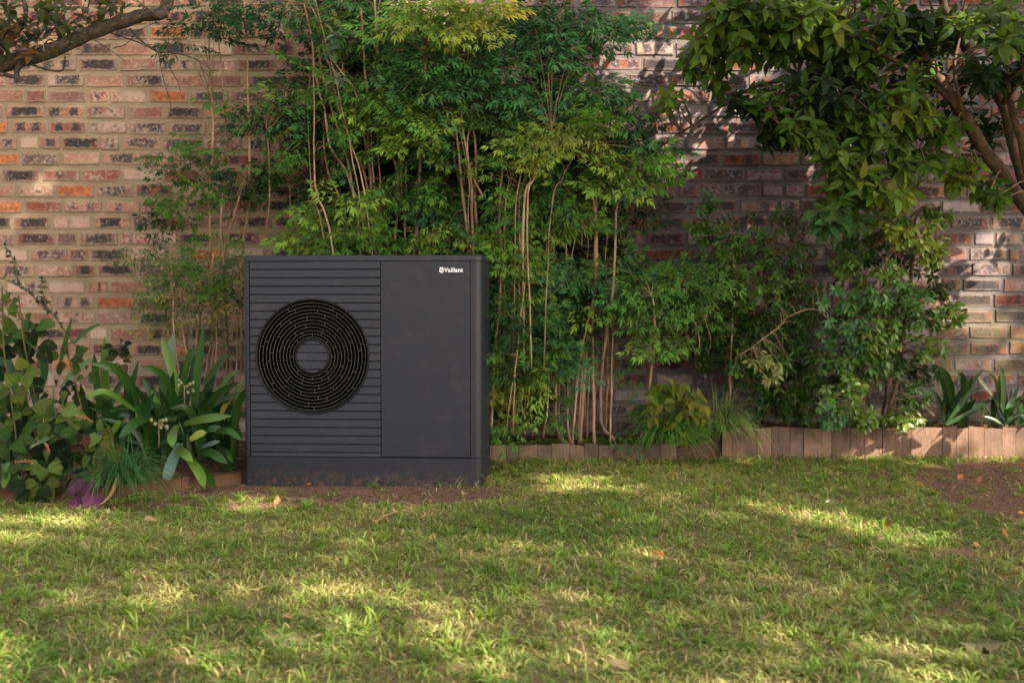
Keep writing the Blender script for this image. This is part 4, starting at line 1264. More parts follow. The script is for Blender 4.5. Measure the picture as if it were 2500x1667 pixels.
T_G = (0.060, 0.115, 0.012); T_L = (0.125, 0.185, 0.018); T_D = (0.016, 0.036, 0.006); T_Y = (0.19, 0.19, .03)
trl = P(2760, 1040, 5.4)
tree = empty('broadleaf_tree', (trl.x, 5.45, 0.12), 'tree with large glossy leaves overhanging the wall at the upper right', 'tree')
bushy(tree, [
    ([(2800, 1090), (2740, 900), (2640, 690), (2500, 497), (2414, 383), (2350, 276), (2287, 183), (2223, 85), (2170, -20), (2140, -140)], 5.45, .044, .020),
    ([(2600, 620), (2500, 440), (2474, 361), (2448, 255), (2384, 162), (2333, 77), (2300, 0), (2280, -120)], [5.45, 5.5, 5.5, 5.5, 5.5, 5.55, 5.6, 5.6], .030, .018),
    ([(2540, 540), (2500, 380), (2480, 300), (2460, 220), (2450, 100), (2440, -60)], 5.35, .022, .012),
    ([(1615, 357), (1738, 276), (1840, 213), (1970, 190), (2120, 200), (2260, 140)], [5.75, 5.7, 5.65, 5.6, 5.5, 5.45], .006, .012),
    ([(2350, 276), (2270, 200), (2150, 130), (2000, 80), (1880, 60), (1780, 40)], [5.45, 5.4, 5.3, 5.3, 5.3, 5.3], .014, .005),
    ([(2414, 383), (2300, 350), (2200, 335), (2100, 360), (2060, 420), (2040, 500)], [5.45, 5.4, 5.35, 5.35, 5.35, 5.4], .008, .004),
    ([(2414, 383), (2290, 380), (2200, 420), (2140, 450)], [5.45, 5.5, 5.5, 5.5], .007, .004),
    ([(2287, 183), (2150, 230), (2000, 270), (1900, 300)], [5.45, 5.3, 5.25, 5.25], .009, .004),
    ([(2448, 255), (2500, 160), (2560, 60), (2600, -60)], 5.4, .014, .01),
    ([(2350, 276), (2330, 180), (2340, 90), (2360, -20)], 5.35, .010, .006)],
    [(1860, 50, 140, 55, 5.15, .2, 34, T_G, 1), (1790, 30, 70, 40, 5.2, .15, 12, T_L, 1), (1700, 120, 50, 30, 5.35, .12, 9, T_L, .8), (1720, 180, 60, 30, 5.35, .12, 12, T_G, .85), (1830, 130, 90, 40, 5.3, .15, 16, T_G, .95),
     (1960, 40, 100, 50, 5.2, .2, 20, T_L, 1), (1990, 130, 110, 60, 5.35, .2, 22, T_G, .95), (2120, 60, 120, 60, 5.25, .2, 22, T_G, 1), (2240, 60, 90, 60, 5.4, .2, 14, T_D, 1), (2370, 40, 110, 50, 5.35, .2, 16, T_G, 1),
     (2460, 60, 60, 60, 4.9, .12, 8, T_G, 1.1), (2440, 150, 70, 60, 5.3, .2, 14, T_D, 1), (2050, 200, 110, 60, 5.3, .2, 24, T_D, .95), (2180, 180, 90, 60, 5.3, .2, 16, T_G, .95), (1920, 240, 80, 40, 5.3, .15, 14, T_G, .9), (1840, 240, 50, 25, 5.35, .1, 7, T_D, .9),
     (1640, 240, 30, 20, 5.5, .08, 5, T_L, .8), (1990, 300, 90, 45, 5.25, .15, 20, T_G, .95), (2110, 290, 90, 50, 5.25, .15, 20, T_G, 1), (2220, 270, 70, 50, 5.3, .15, 12, T_L, 1), (2330, 240, 60, 60, 5.6, .12, 8, T_D, .95),
     (1920, 330, 50, 30, 5.35, .1, 8, T_D, .9), (2060, 370, 70, 40, 5.25, .12, 14, T_G, 1), (2140, 450, 80, 40, 5.2, .12, 15, T_L, 1), (2070, 460, 60, 40, 5.2, .1, 12, T_G, 1), (2040, 530, 60, 30, 5.2, .1, 10, (0.05, .12, .03), 1), (2230, 380, 60, 40, 5.3, .12, 9, T_G, 1),
     (2350, 430, 60, 40, 5.4, .12, 9, T_L, .9), (2440, 460, 40, 30, 5.3, .1, 5, T_G, .9), (2420, 330, 50, 40, 5.7, .1, 6, T_D, .9), (2330, 320, 40, 25, 5.25, .08, 5, T_G, 1), (2100, 150, 140, 110, 5.75, .12, 12, T_D, 1), (2300, 130, 110, 100, 5.75, .12, 14, T_D, 1),
     (2000, 250, 120, 80, 5.75, .1, 8, T_D, 1), (2200, -60, 320, 60, 5.3, .4, 22, T_G, 1), (2620, 100, 90, 260, 5.3, .4, 40, T_G, 1), (1900, -60, 200, 50, 5.3, .3, 9, T_G, 1),
     (2050, -170, 300, 80, 5.3, .4, 16, T_G, 1), (2250, -320, 400, 90, 5.2, .5, 22, T_G, 1), (1850, -300, 200, 80, 5.3, .4, 6, T_G, 1), (2960, 250, 160, 170, 5.3, .35, 15, T_G, 1), (2750, 800, 110, 120, 5.1, .25, 10, T_G, 1), (2900, 20, 200, 150, 5.3, .4, 20, T_G, 1)],  # unseen leaf clusters added to cast dapples on wall and planks
    T_big, M_glossleaf, 0.100, 9, M_bark, droop=.32, twig_r=.003, spread=1.05)

sp0 = P(1880, 1040, 5.8)
sh = empty('glossy_shrub', (sp0.x, sp0.y, .14), 'dark bushy shrub of small shiny leaves on reddish upright stems, left of the pale-leaved bush', 'shrub')
bushy(sh, [
    ([(1780, 980), (1795, 880), (1830, 800), (1850, 700), (1880, 600)], 5.75, .007, .003), ([(1782, 980), (1785, 850), (1790, 730), (1790, 640), (1785, 560)], 5.7, .005, .0025),
    ([(1830, 850), (1800, 870), (1900, 800), (1930, 770), (2000, 760), (2060, 830)], [5.75, 5.6, 5.5, 5.45, 5.45, 5.5], .004, .002), ([(1950, 1010), (1940, 900), (1900, 760), (1940, 620)], 5.85, .006, .003),
    ([(1700, 900), (1690, 800), (1680, 700)], 5.85, .004, .002), ([(1880, 1000), (1870, 900), (1820, 700), (1740, 620), (1725, 520)], 5.85, .005, .003)],
    [(1840, 780, 150, 190, 5.85, .08, 90, (.034, .072, .012), 1.1), (1960, 830, 80, 160, 5.8, .08, 50, (.04, .085, .014), 1.2), (1730, 500, 22, 40, 5.75, .08, 14, (.04, .09, .02), 1.2), (1740, 580, 45, 45, 5.75, .1, 40, (.052, .108, .018), 1), (1700, 550, 25, 15, 5.75, .06, 8, (.052, .108, .018), 1.2), (1790, 620, 50, 50, 5.7, .1, 46, (.052, .108, .018), 1), (1870, 600, 60, 50, 5.75, .1, 46, (.052, .108, .018), 1),
     (1930, 540, 50, 40, 5.8, .1, 26, (.030, .064, .011), 1), (1760, 700, 60, 60, 5.75, .12, 50, (.030, .064, .011), 1), (1860, 700, 80, 60, 5.65, .12, 70, (.052, .108, .018), 1), (1950, 650, 60, 60, 5.7, .12, 46, (.030, .064, .011), 1), (1800, 800, 80, 60, 5.75, .12, 60, (.030, .064, .011), 1.1), (1900, 800, 80, 60, 5.7, .12, 60, (.030, .064, .011), 1.1),
     (1960, 760, 60, 60, 5.8, .1, 30, (.030, .064, .011), 1.1), (1740, 850, 50, 60, 5.8, .1, 32, (.030, .064, .011), 1.2), (1850, 890, 70, 50, 5.65, .1, 40, (.052, .108, .018), 1.2), (1930, 900, 70, 60, 5.65, .12, 44, (.030, .064, .011), 1.3), (1960, 990, 60, 40, 5.7, .1, 26, (.030, .064, .011), 1.3), (1870, 980, 60, 40, 5.8, .1, 20, (.030, .064, .011), 1.3),
     (1870, 900, 40, 30, 5.5, .06, 10, (.15, .17, .05), 1.3), (1820, 700, 120, 200, 6.0, .04, 60, (.030, .064, .011), 1.2), (1930, 880, 80, 120, 6.0, .04, 36, (.030, .064, .011), 1.3)],
    T_small, M_smallleaf, 0.036, 9, M_cane, droop=.15, twig_r=.0015, spread=.9, step=.009)

sp1 = P(2160, 1040, 5.8)
sh = empty('whorled_shrub', (sp1.x, sp1.y, .14), 'loose bush with pale yellow-green oval leaves in whorls beneath the tree, over the tall edging', 'shrub')
bushy(sh, [
    ([(2160, 1045), (2190, 930), (2205, 820), (2220, 720), (2232, 640), (2240, 600)], 5.62, .012, .008), ([(2150, 1045), (2165, 950), (2160, 860), (2130, 740)], 5.75, .010, .005),
    ([(2105, 1025), (2108, 980), (2120, 940), (2118, 880)], 5.6, .006, .003), ([(2200, 560), (2222, 530), (2250, 505)], 5.5, .006, .004), ([(2240, 600), (2235, 540), (2260, 500)], 5.62, .006, .003),
    ([(2060, 560), (2050, 640), (2060, 740), (2080, 800)], 5.85, .006, .004), ([(2185, 1040), (2195, 960), (2190, 860)], 5.85, .009, .005), ([(2180, 760), (2250, 700), (2300, 740)], 5.6, .004, .002), ([(2130, 1040), (2100, 900), (2050, 800), (2000, 760)], 5.8, .006, .003)],
    [(2160, 540, 70, 30, 5.45, .1, 22, (.075, .125, .018), 1), (2230, 570, 80, 35, 5.4, .1, 28, (.13, .17, .022), 1.05), (2270, 620, 50, 30, 5.4, .08, 14, (.13, .17, .022), 1.05), (2310, 530, 40, 20, 5.5, .08, 10, (.075, .125, .018), 1), (2100, 600, 60, 40, 5.6, .1, 22, (.038, .082, .014), 1),
     (2080, 650, 60, 30, 5.6, .1, 16, (.075, .125, .018), 1), (2180, 640, 60, 40, 5.75, .1, 16, T_D, 1), (2180, 670, 35, 30, 5.4, .06, 8, (.075, .125, .018), .9), (2090, 730, 100, 35, 5.5, .12, 34, (.055, .125, .035), 1), (2200, 720, 80, 40, 5.5, .12, 30, (.06, .125, .03), 1),
     (2290, 690, 40, 25, 5.6, .08, 10, T_D, 1), (2320, 770, 40, 30, 5.5, .08, 14, (.075, .125, .018), 1), (2240, 790, 60, 40, 5.5, .1, 20, (.038, .082, .014), 1), (2060, 810, 70, 40, 5.5, .1, 24, (.05, .115, .04), 1), (2150, 820, 70, 40, 5.45, .1, 24, (.075, .125, .018), 1), (2270, 850, 40, 30, 5.5, .08, 10, (.075, .125, .018), 1),
     (2080, 890, 90, 40, 5.45, .1, 30, (.038, .082, .014), 1), (2170, 900, 50, 40, 5.6, .1, 14, (.038, .082, .014), 1), (2060, 950, 50, 40, 5.45, .08, 16, (.075, .125, .018), 1), (2240, 910, 50, 40, 5.75, .08, 12, T_D, 1), (2240, 970, 50, 30, 5.6, .08, 12, (.038, .082, .014), 1),
     (2020, 1010, 40, 28, 5.45, .06, 12, (.05, .12, .04), 1), (2090, 1015, 60, 24, 5.45, .06, 16, (.075, .125, .018), 1), (2200, 1020, 60, 18, 5.55, .06, 10, (.075, .125, .018), 1), (2140, 700, 120, 160, 5.98, .05, 36, T_D, 1.1), (2080, 900, 90, 90, 5.95, .05, 24, T_D, 1.1)],
    T_mid, M_smallleaf, 0.047, 9, M_bark, droop=.45, twig_r=.0018, spread=1.1, step=.007)

sp2 = P(1650, 1060, 5.5)
sh = empty('climber', (sp2.x, sp2.y, .08), 'low clump of drooping yellow-green oval leaves where the two edgings meet', 'plant')
bushy(sh, [([(1680, 1070), (1665, 1000), (1640, 940), (1620, 920)], 5.5, .004, .002), ([(1690, 1070), (1700, 1000), (1690, 950)], 5.55, .003, .002), ([(1650, 1070), (1620, 1010), (1600, 980)], 5.5, .003, .002)],
      [(1610, 950, 40, 22, 5.42, .08, 7, T_L, 1), (1670, 960, 45, 25, 5.42, .08, 8, (.17, .19, .03), 1), (1640, 1000, 60, 35, 5.4, .08, 13, (.14, .17, .03), 1.05), (1700, 1000, 35, 30, 5.42, .08, 6, (.18, .2, .03), 1.05), (1620, 1050, 50, 20, 5.4, .06, 8, T_G, 1), (1560, 1010, 30, 25, 5.5, .06, 4, (.08, .13, .05), 1), (1680, 1050, 40, 18, 5.42, .06, 5, T_L, .9)],
      T_mid, M_glossleaf, 0.062, 5, M_cane, droop=.75, twig_r=.0015, solo_n=200, spread=.9, step=.016)

# ------------------------------------------------------------------ strap-leaved plants (clivia / agapanthus)
def strap(root, pts, Y, wpx, col, fold=.25, name='leaf', nseg=10):
    """pts: 3+ photo pixels from base to tip, Y distance (number or list)"""
    wp = [P(px, py, Y[i] if hasattr(Y, '__len__') else Y) for i, (px, py) in enumerate(pts)]
    cp = curve_pts(wp, max(3, nseg//(len(wp)-1)))
    n = len(cp) - 1; Ym = cp[n//2].y
    w = wpx/2 * Ym/F
    roll = random.uniform(-.35, .35)
    V = []; Fc = []; LF = []
    for i, p in enumerate(cp):
        t_ = i/n
        tan = (cp[min(i+1, n)] - cp[max(i-1, 0)]).normalized()
        view = Vector((0, -1, .35))
        s = tan.cross(view)
        if s.length < 1e-3: s = Vector((1, 0, 0))
        s = (Matrix.Rotation(roll, 3, tan) @ s).normalized(); nn = s.cross(tan)
        ww = w*(0.55 + .45*min(1, t_*3))*(1 if t_ < .6 else max(0.0, 1 - ((t_-.6)/.4)**2.2))
        if i == n: ww = w*.04
        V += [p - s*ww + nn*ww*fold, p, p + s*ww + nn*ww*fold]; LF += [(t_, -1, 0), (t_, 0, 0), (t_, 1, 0)]
    for i in range(n):
        a = 3*i; b = a + 3; Fc += [(a, a+1, b+1, b), (a+1, a+2, b+2, b+1)]
    return mk(name, V, Fc, M_strap, root, True, {'lf': LF, 'col': np.ones((len(V), 4))}, col)

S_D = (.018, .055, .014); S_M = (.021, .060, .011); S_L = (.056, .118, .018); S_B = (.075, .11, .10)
def q4(x, y): return (x/2.24, 600 + y/2.24)
cl1 = empty('clivia', (*P(455, 1040, 4.95).xy, .09), 'clivia with long glossy strap leaves and white buds, nearest the heat pump', 'plant', 'strap-leaved plants')
for pts, w, c, Y in [
    ([(1050, 1000), (1085, 700), (1115, 430)], 50, S_M, 5.1), ([(975, 800), (925, 620), (885, 500)], 50, S_L, 5.1), ([(960, 800), (940, 580), (950, 475)], 36, S_B, 5.25),
    ([(1010, 960), (900, 715), (760, 655)], 38, S_M, [5.1, 4.95, 4.85]), ([(1005, 975), (1130, 945), (1265, 930)], 48, S_L, [5.0, 4.8, 4.7]), ([(980, 850), (1040, 600), (1110, 580)], 36, S_M, 5.2),
    ([(830, 930), (740, 970), (650, 1050)], 50, S_M, [5.0, 4.85, 4.75]), ([(970, 980), (945, 1040), (945, 1100)], 58, (.06, .12, .03), [4.9, 4.75, 4.7]), ([(985, 1080), (935, 1200), (900, 1310)], 58, S_B, [4.9, 4.75, 4.72]),
    ([(950, 1090), (1000, 1130), (1055, 1180)], 48, S_L, [4.95, 4.75, 4.7]), ([(1020, 1150), (1090, 1240), (1120, 1325)], 50, (.07, .12, .02), [4.9, 4.75, 4.68]), ([(1050, 1160), (1130, 1250), (1180, 1325)], 42, S_M, [4.92, 4.8, 4.74]),
    ([(1070, 1110), (1170, 1140), (1245, 1190)], 48, S_M, [4.95, 4.75, 4.7]), ([(1080, 1110), (1150, 1085), (1205, 1068)], 36, S_B, [4.95, 4.8, 4.75]), ([(1150, 1030), (1240, 1010), (1325, 1065)], 36, S_M, [5.1, 4.95, 4.9]),
    ([(1110, 760), (1190, 660), (1240, 580)], 36, S_M, 5.3), ([(1180, 1100), (1240, 1130), (1275, 1185)], 34, S_M, [5.1, 4.9, 4.85]), ([(1100, 920), (1180, 850), (1270, 855)], 22, S_M, 5.1), ([(1240, 1000), (1290, 820), (1330, 740)], 36, S_L, 5.2),
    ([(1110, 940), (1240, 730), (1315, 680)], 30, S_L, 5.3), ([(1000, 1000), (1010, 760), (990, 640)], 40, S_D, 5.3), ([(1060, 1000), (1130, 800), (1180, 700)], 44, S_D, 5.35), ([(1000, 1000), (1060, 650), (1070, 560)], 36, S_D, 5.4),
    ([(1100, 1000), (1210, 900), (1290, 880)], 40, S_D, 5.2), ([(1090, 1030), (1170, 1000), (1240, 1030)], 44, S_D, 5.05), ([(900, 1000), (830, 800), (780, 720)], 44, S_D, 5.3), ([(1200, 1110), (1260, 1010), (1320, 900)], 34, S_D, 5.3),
    ([(1240, 1290), (1270, 1150), (1300, 1050)], 50, S_D, 5.15), ([(880, 900), (850, 830), (830, 790)], 30, S_L, 5.0), ([(1040, 1060), (1090, 1030), (1130, 1020)], 40, (.14, .17, .03), 4.85), ([(1210, 920), (1230, 880), (1260, 840)], 40, (.17, .14, .02), 5.1),
    ([(900, 940), (890, 750), (930, 700)], 40, S_D, 5.2), ([(940, 1000), (1000, 850), (980, 700)], 50, S_D, 5.35)]:
    k = random.uniform(.9, 1.1)
    strap(cl1, [q4(*p) for p in pts], Y, w/2.24*k, vary(c, .12, .05))
def filler(root, x0, x1, yb, n, Y):
    for _ in range(n):
        bx_ = random.uniform(x0, x1); tx_ = bx_ + random.gauss(0, 55); ty_ = yb - random.uniform(40, 210)
        Yb = Y + random.uniform(-.12, .25)
        strap(root, [(bx_, yb + random.uniform(-10, 15)), ((bx_*.7 + tx_*.3), (yb*.35 + ty_*.65)), (tx_, ty_ + random.uniform(-15, 60))], [Yb, Yb - .02, Yb - .1], random.uniform(14, 21), vary((.014, .040, .009), .25), nseg=8)
filler(cl1, 400, 575, 1110, 46, 5.15)
def berries(root, cx, cy, Y, n, spread, col=(.19, .18, .10)):
    b0 = P(cx, cy + 60, Y + .08); c0 = P(cx, cy, Y)
    m = MB(); m.tube(curve_pts([b0, c0], 4), .003, 5); m.build('flower_stalk', M_cane, root, True)
    for k in range(n):
        p = P(cx + random.uniform(-spread, spread), cy + random.uniform(-spread*.55, spread*.7), Y + random.uniform(-.03, .03))
        m = MB(); m.tube([c0, p], .0012, 4, False, (.4, .7, .3)); m.build('flower_stem', M_cane, root, True)
        bm = bmesh.new(); bmesh.ops.create_icosphere(bm, subdivisions=2, radius=random.uniform(.006, .0085))
        for v in bm.verts: v.co.z *= 1.25
        me = bpy.data.meshes.new('bud'); bm.to_mesh(me); bm.free(); me.shade_smooth()
        put_attrs(me, {'col': np.ones((len(me.vertices), 4)), 'lf': np.ones((len(me.vertices), 3))}); me.materials.append(M_dry)
        o = bpy.data.objects.new('bud', me); COL.objects.link(o); o.parent = root; o.location = p - parent_world(root); o.color = (*vary(col, .1, .03), 1)
berries(cl1, 388, 1034, 4.72, 9, 26); berries(cl1, 450, 942, 4.95, 8, 24)

cl2 = empty('clivia', (*P(290, 1030, 5.0).xy, .09), 'clivia with arching dark strap leaves between the quilted-leaf plant and the budding one', 'plant', 'strap-leaved plants')
for pts, w, c, Y in [
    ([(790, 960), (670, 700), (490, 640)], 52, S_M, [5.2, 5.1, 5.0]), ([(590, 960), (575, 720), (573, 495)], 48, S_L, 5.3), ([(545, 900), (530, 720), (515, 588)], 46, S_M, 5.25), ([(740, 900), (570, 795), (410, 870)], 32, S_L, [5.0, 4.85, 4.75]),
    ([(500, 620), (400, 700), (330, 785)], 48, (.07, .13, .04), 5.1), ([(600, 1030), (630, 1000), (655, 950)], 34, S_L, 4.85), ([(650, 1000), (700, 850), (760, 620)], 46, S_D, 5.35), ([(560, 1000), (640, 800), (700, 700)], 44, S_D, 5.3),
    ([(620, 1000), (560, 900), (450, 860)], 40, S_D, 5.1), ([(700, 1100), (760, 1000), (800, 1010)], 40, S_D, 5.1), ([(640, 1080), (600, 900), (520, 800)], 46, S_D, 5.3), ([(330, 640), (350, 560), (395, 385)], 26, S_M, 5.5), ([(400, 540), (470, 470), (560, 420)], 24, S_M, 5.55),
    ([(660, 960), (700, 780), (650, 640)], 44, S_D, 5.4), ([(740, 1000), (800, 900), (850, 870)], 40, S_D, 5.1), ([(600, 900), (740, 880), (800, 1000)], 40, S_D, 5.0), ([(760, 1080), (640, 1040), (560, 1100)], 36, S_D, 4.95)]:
    strap(cl2, [q4(*p) for p in pts], Y, w/2.24, vary(c, .12, .05))
berries(cl2, 205, 950, 5.0, 5, 12)
filler(cl2, 200, 390, 1130, 40, 5.0)
cl3 = empty('clivia', (*P(50, 1050, 4.85).xy, .09), 'clivia at the far left edge with broad bright leaves poking through the quilted foliage', 'plant', 'strap-leaved plants')
for pts, w, c, Y in [
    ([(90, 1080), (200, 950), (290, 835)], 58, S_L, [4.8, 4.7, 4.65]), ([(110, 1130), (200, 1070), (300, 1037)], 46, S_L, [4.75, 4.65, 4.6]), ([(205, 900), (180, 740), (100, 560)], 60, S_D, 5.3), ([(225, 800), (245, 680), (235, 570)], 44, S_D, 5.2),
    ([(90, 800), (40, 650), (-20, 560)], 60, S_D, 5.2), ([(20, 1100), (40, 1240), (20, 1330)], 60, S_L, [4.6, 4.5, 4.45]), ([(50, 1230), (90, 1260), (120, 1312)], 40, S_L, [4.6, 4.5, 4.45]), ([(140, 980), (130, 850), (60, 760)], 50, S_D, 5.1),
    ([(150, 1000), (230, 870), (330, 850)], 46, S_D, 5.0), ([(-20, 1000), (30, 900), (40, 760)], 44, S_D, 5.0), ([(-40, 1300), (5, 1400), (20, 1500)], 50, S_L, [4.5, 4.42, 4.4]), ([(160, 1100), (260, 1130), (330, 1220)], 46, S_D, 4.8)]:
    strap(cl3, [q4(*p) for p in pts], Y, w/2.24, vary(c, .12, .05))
filler(cl3, 10, 200, 1140, 40, 4.95)
def q7(x, y): return (1750 + x/2.305, 500 + y/2.305)
cl4 = empty('clivia', (*P(2310, 1035, 5.85).xy, .14), 'clivia with upright strap leaves behind the sunlit edging at the right', 'plant', 'strap-leaved plants')
for pts, w, c, Y in [
    ([(1285, 1225), (1370, 1060), (1505, 925)], 44, S_D, 5.8), ([(1290, 1235), (1380, 1110), (1480, 950)], 40, S_M, 5.75), ([(1300, 1225), (1400, 1080), (1505, 1022)], 30, S_M, 5.8), ([(1290, 1240), (1400, 1180), (1515, 1130)], 40, S_M, 5.75),
    ([(1270, 1200), (1260, 1150), (1300, 1040)], 26, S_D, 5.85), ([(1280, 1240), (1200, 1160), (1070, 1060)], 20, (.10, .07, .03), 5.85), ([(1550, 1070), (1500, 1010), (1465, 958)], 34, (.26, .30, .17), 5.85), ([(1330, 1240), (1440, 1150), (1560, 1090)], 36, S_D, 5.85),
    ([(1490, 1240), (1500, 1180), (1510, 1120)], 12, (.15, .2, .05), 5.75), ([(1300, 1240), (1340, 1120), (1420, 1030)], 34, S_D, 5.95)]:
    strap(cl4, [q7(*p) for p in pts], Y, w/2.305*.66, vary(tuple(q*.62 for q in c), .12, .05))
cl5 = empty('clivia', (*P(2455, 1035, 5.85).xy, .14), 'clivia in the lower right corner of the wall with one upright pale leaf', 'plant', 'strap-leaved plants')
for pts, w, c, Y in [
    ([(1600, 1200), (1615, 1030), (1590, 895)], 44, (.12, .18, .08), 5.9), ([(1630, 1220), (1680, 1120), (1740, 1065)], 50, S_M, 5.8), ([(1620, 1230), (1690, 1180), (1760, 1180)], 40, S_M, 5.75), ([(1620, 1210), (1570, 1120), (1520, 1070)], 36, S_D, 5.85),
    ([(1640, 1240), (1740, 1140), (1830, 1080)], 44, S_D, 5.85), ([(1610, 1240), (1560, 1210), (1500, 1190)], 30, S_M, 5.75), ([(1650, 1240), (1660, 1120), (1700, 1010)], 36, S_D, 5.95), ([(1700, 1240), (1800, 1200), (1880, 1150)], 40, S_M, 5.8), ([(1600, 1240), (1580, 1160), (1560, 1040)], 34, S_D, 5.95)]:
    strap(cl5, [q7(*p) for p in pts], Y, w/2.305*.66, vary(tuple(q*.62 for q in c), .12, .05))

filler(cl4, 2290, 2360, 1042, 10, 5.88)
filler(cl5, 2420, 2500, 1042, 10, 5.88)
# ------------------------------------------------------------------ quilted-leaf plant at the left
pq = empty('plectranthus', (*P(110, 1150, 4.7).xy, .09), 'bushy plant with round quilted green leaves at the left, above the purple ones', 'plant')
qs = []
Lq = []
Q_M = (.052, .105, .026); Q_D = (.014, .034, .009); Q_Y = (.12, .165, .035)
for pts in [[(100, 1200), (90, 1000), (60, 850), (45, 720)], [(130, 1200), (150, 1050), (155, 1000), (150, 960)], [(150, 1200), (190, 1120), (225, 1060)], [(60, 1200), (30, 1000), (10, 850), (5, 700)], [(120, 1200), (120, 1120), (110, 1080)],
            [(200, 1000), (170, 880), (160, 850), (185, 830)], [(110, 1150), (60, 950), (50, 900)]]:
    cp = curve_pts([P(px, py, 4.75 + .1*math.sin(px)) for px, py in pts], 5, .006); m = MB(); m.tube(cp, [.0035]*len(cp), 6, True, (.25, .32, .15)); m.build('stem', M_cane, pq); qs += cp
def rosette(cx, cy, Y, n, size, col, sp=20):
    for k in range(n):
        a = k*2.4 + random.uniform(-.3, .3); rr_ = sp*(.3 + .7*(k/n))
        p = P(cx + rr_*math.cos(a), cy + rr_*.7*math.sin(a), Y + random.uniform(-.04, .04))
        d = Vector((math.cos(a), -random.uniform(.2, .8), -math.sin(a)*.7 - .15))
        up = Vector((random.uniform(-.3, .3), -0.9, .6))
        Lq.append((p, frame(d, up, random.uniform(-.3, .3)), size*random.uniform(.8, 1.15), vary(tuple(q*.62 for q in col), .35, .12)))
def q4r(x, y, *a, **k): X, Yp = q4(x, y); rosette(X, Yp, *a, **k)
for a in [(150, 460, 4.9, 7, .085, Q_M, 34), (60, 480, 4.9, 6, .085, Q_M, 30), (200, 550, 4.85, 5, .085, Q_D, 22), (130, 690, 4.7, 4, .075, Q_Y, 14), (75, 780, 4.65, 5, .080, Q_Y, 20), (370, 620, 4.9, 6, .062, Q_M, 30),
          (30, 330, 4.9, 6, .055, Q_Y, 24), (330, 880, 4.6, 5, .080, (.11, .17, .05), 22), (390, 920, 4.6, 4, .065, Q_Y, 16), (280, 960, 4.6, 5, .070, Q_M, 24), (340, 1000, 4.62, 5, .065, Q_M, 26), (460, 1020, 4.55, 5, .070, Q_M, 22), (560, 1030, 4.5, 4, .065, Q_Y, 18),
          (600, 1100, 4.5, 4, .075, (.12, .14, .03), 18), (520, 950, 4.55, 3, .055, Q_M, 12), (510, 1240, 4.4, 3, .085, Q_M, 14), (250, 1200, 4.5, 6, .070, Q_Y, 22), (50, 1080, 4.5, 6, .085, Q_M, 26), (140, 1230, 4.5, 6, .075, Q_D, 30), (240, 1290, 4.42, 5, .075, Q_Y, 22),
          (190, 1330, 4.42, 5, .080, Q_D, 26), (350, 1290, 4.45, 5, .07, Q_D, 26), (390, 810, 4.75, 4, .062, Q_D, 20), (470, 700, 4.85, 6, .045, Q_M, 22), (250, 1100, 4.7, 6, .07, Q_D, 34), (420, 1180, 4.6, 6, .07, Q_D, 34), (100, 950, 4.8, 8, .08, Q_D, 40), (200, 1000, 4.8, 8, .075, Q_D, 40),
          (300, 1150, 4.7, 8, .07, Q_D, 44), (650, 560, 5.1, 6, .05, Q_D, 22), (660, 630, 5.1, 6, .045, (.12, .08, .03), 20), (300, 800, 4.95, 8, .06, Q_D, 44), (60, 650, 5.0, 8, .08, Q_D, 40), (60, 880, 4.7, 5, .06, Q_M, 20), (120, 900, 4.68, 3, .055, (.14, .2, .03), 10), (20, 950, 4.7, 5, .06, Q_Y, 20),
          (500, 1140, 4.5, 4, .055, (.12, .16, .03), 16), (440, 1080, 4.55, 4, .05, (.07, .04, .02), 14), (30, 1200, 4.5, 6, .08, Q_M, 28), (100, 1150, 4.55, 5, .07, Q_D, 26)]:
    q4r(*a)
place_leaves(Lq, T_round, M_quilt, pq, 'leaf', 290)
m = MB()
for a, b in [((90, 1180), (180, 1185)), ((420, 930), (500, 960)), ((250, 1080), (270, 1130))]:
    cp = curve_pts([P(*q4(*a), 4.45), P(*q4((a[0]+b[0])/2, (a[1]+b[1])/2 - 8), 4.43), P(*q4(*b), 4.42)], 4); m.tube(cp, .0016, 5, True, (.8, .5, .4))
    for p in cp:
        for _ in range(4): q = p + Vector((random.uniform(-.008, .008), -.003, random.uniform(-.008, .008))); m.tube([p, q], [.0008, .002], 4, True, (1.3, .9, .9))
m.build('flower_spikes', M_cane, pq)['kind'] = 'stuff'

pp_ = empty('coleus', (*P(190, 1210, 4.35).xy, 0.05), 'small plant with purple quilted leaves at the foot of the left bed', 'plant')
PUR = (.085, .024, .075)
for pts, sz, c in [([(420, 1370), (430, 1465)], .095, PUR), ([(520, 1345), (495, 1455)], .105, (.10, .03, .085)), ([(400, 1290), (470, 1345)], .085, (.09, .03, .08)), ([(470, 1330), (520, 1290)], .06, (.11, .035, .10)), ([(450, 1290), (380, 1350)], .08, (.07, .025, .06)), ([(480, 1040), (455, 1140)], .055, (.08, .03, .02)), ([(150, 1430), (190, 1470)], .06, (.12, .03, .05))]:
    Yq = 4.36
    a, b = P(*q4(*pts[0]), Yq), P(*q4(*pts[1]), Yq - .04)
    d = b - a
    T = T_round[1 + random.randint(0, 1)]
    o = bpy.data.objects.new('leaf', tpl_mesh(T, M_quilt, 'leaf')); COL.objects.link(o); o.parent = pp_
    o.matrix_local = Matrix.Translation(a - parent_world(pp_)) @ (frame(d, Vector((random.uniform(-.3, .3), -1, .5))) * sz).to_4x4(); o.color = (*c, 1)
m = MB(); m.tube(curve_pts([P(190, 1250, 4.4), P(185, 1200, 4.42), P(200, 1165, 4.42)], 4), .003, 5, True, (.6, .35, .4)); m.tube(curve_pts([P(180, 1240, 4.4), P(210, 1190, 4.38), P(232, 1180, 4.36)], 4), .0018, 5, True, (.6, .35, .4)); m.build('stem', M_cane, pp_)

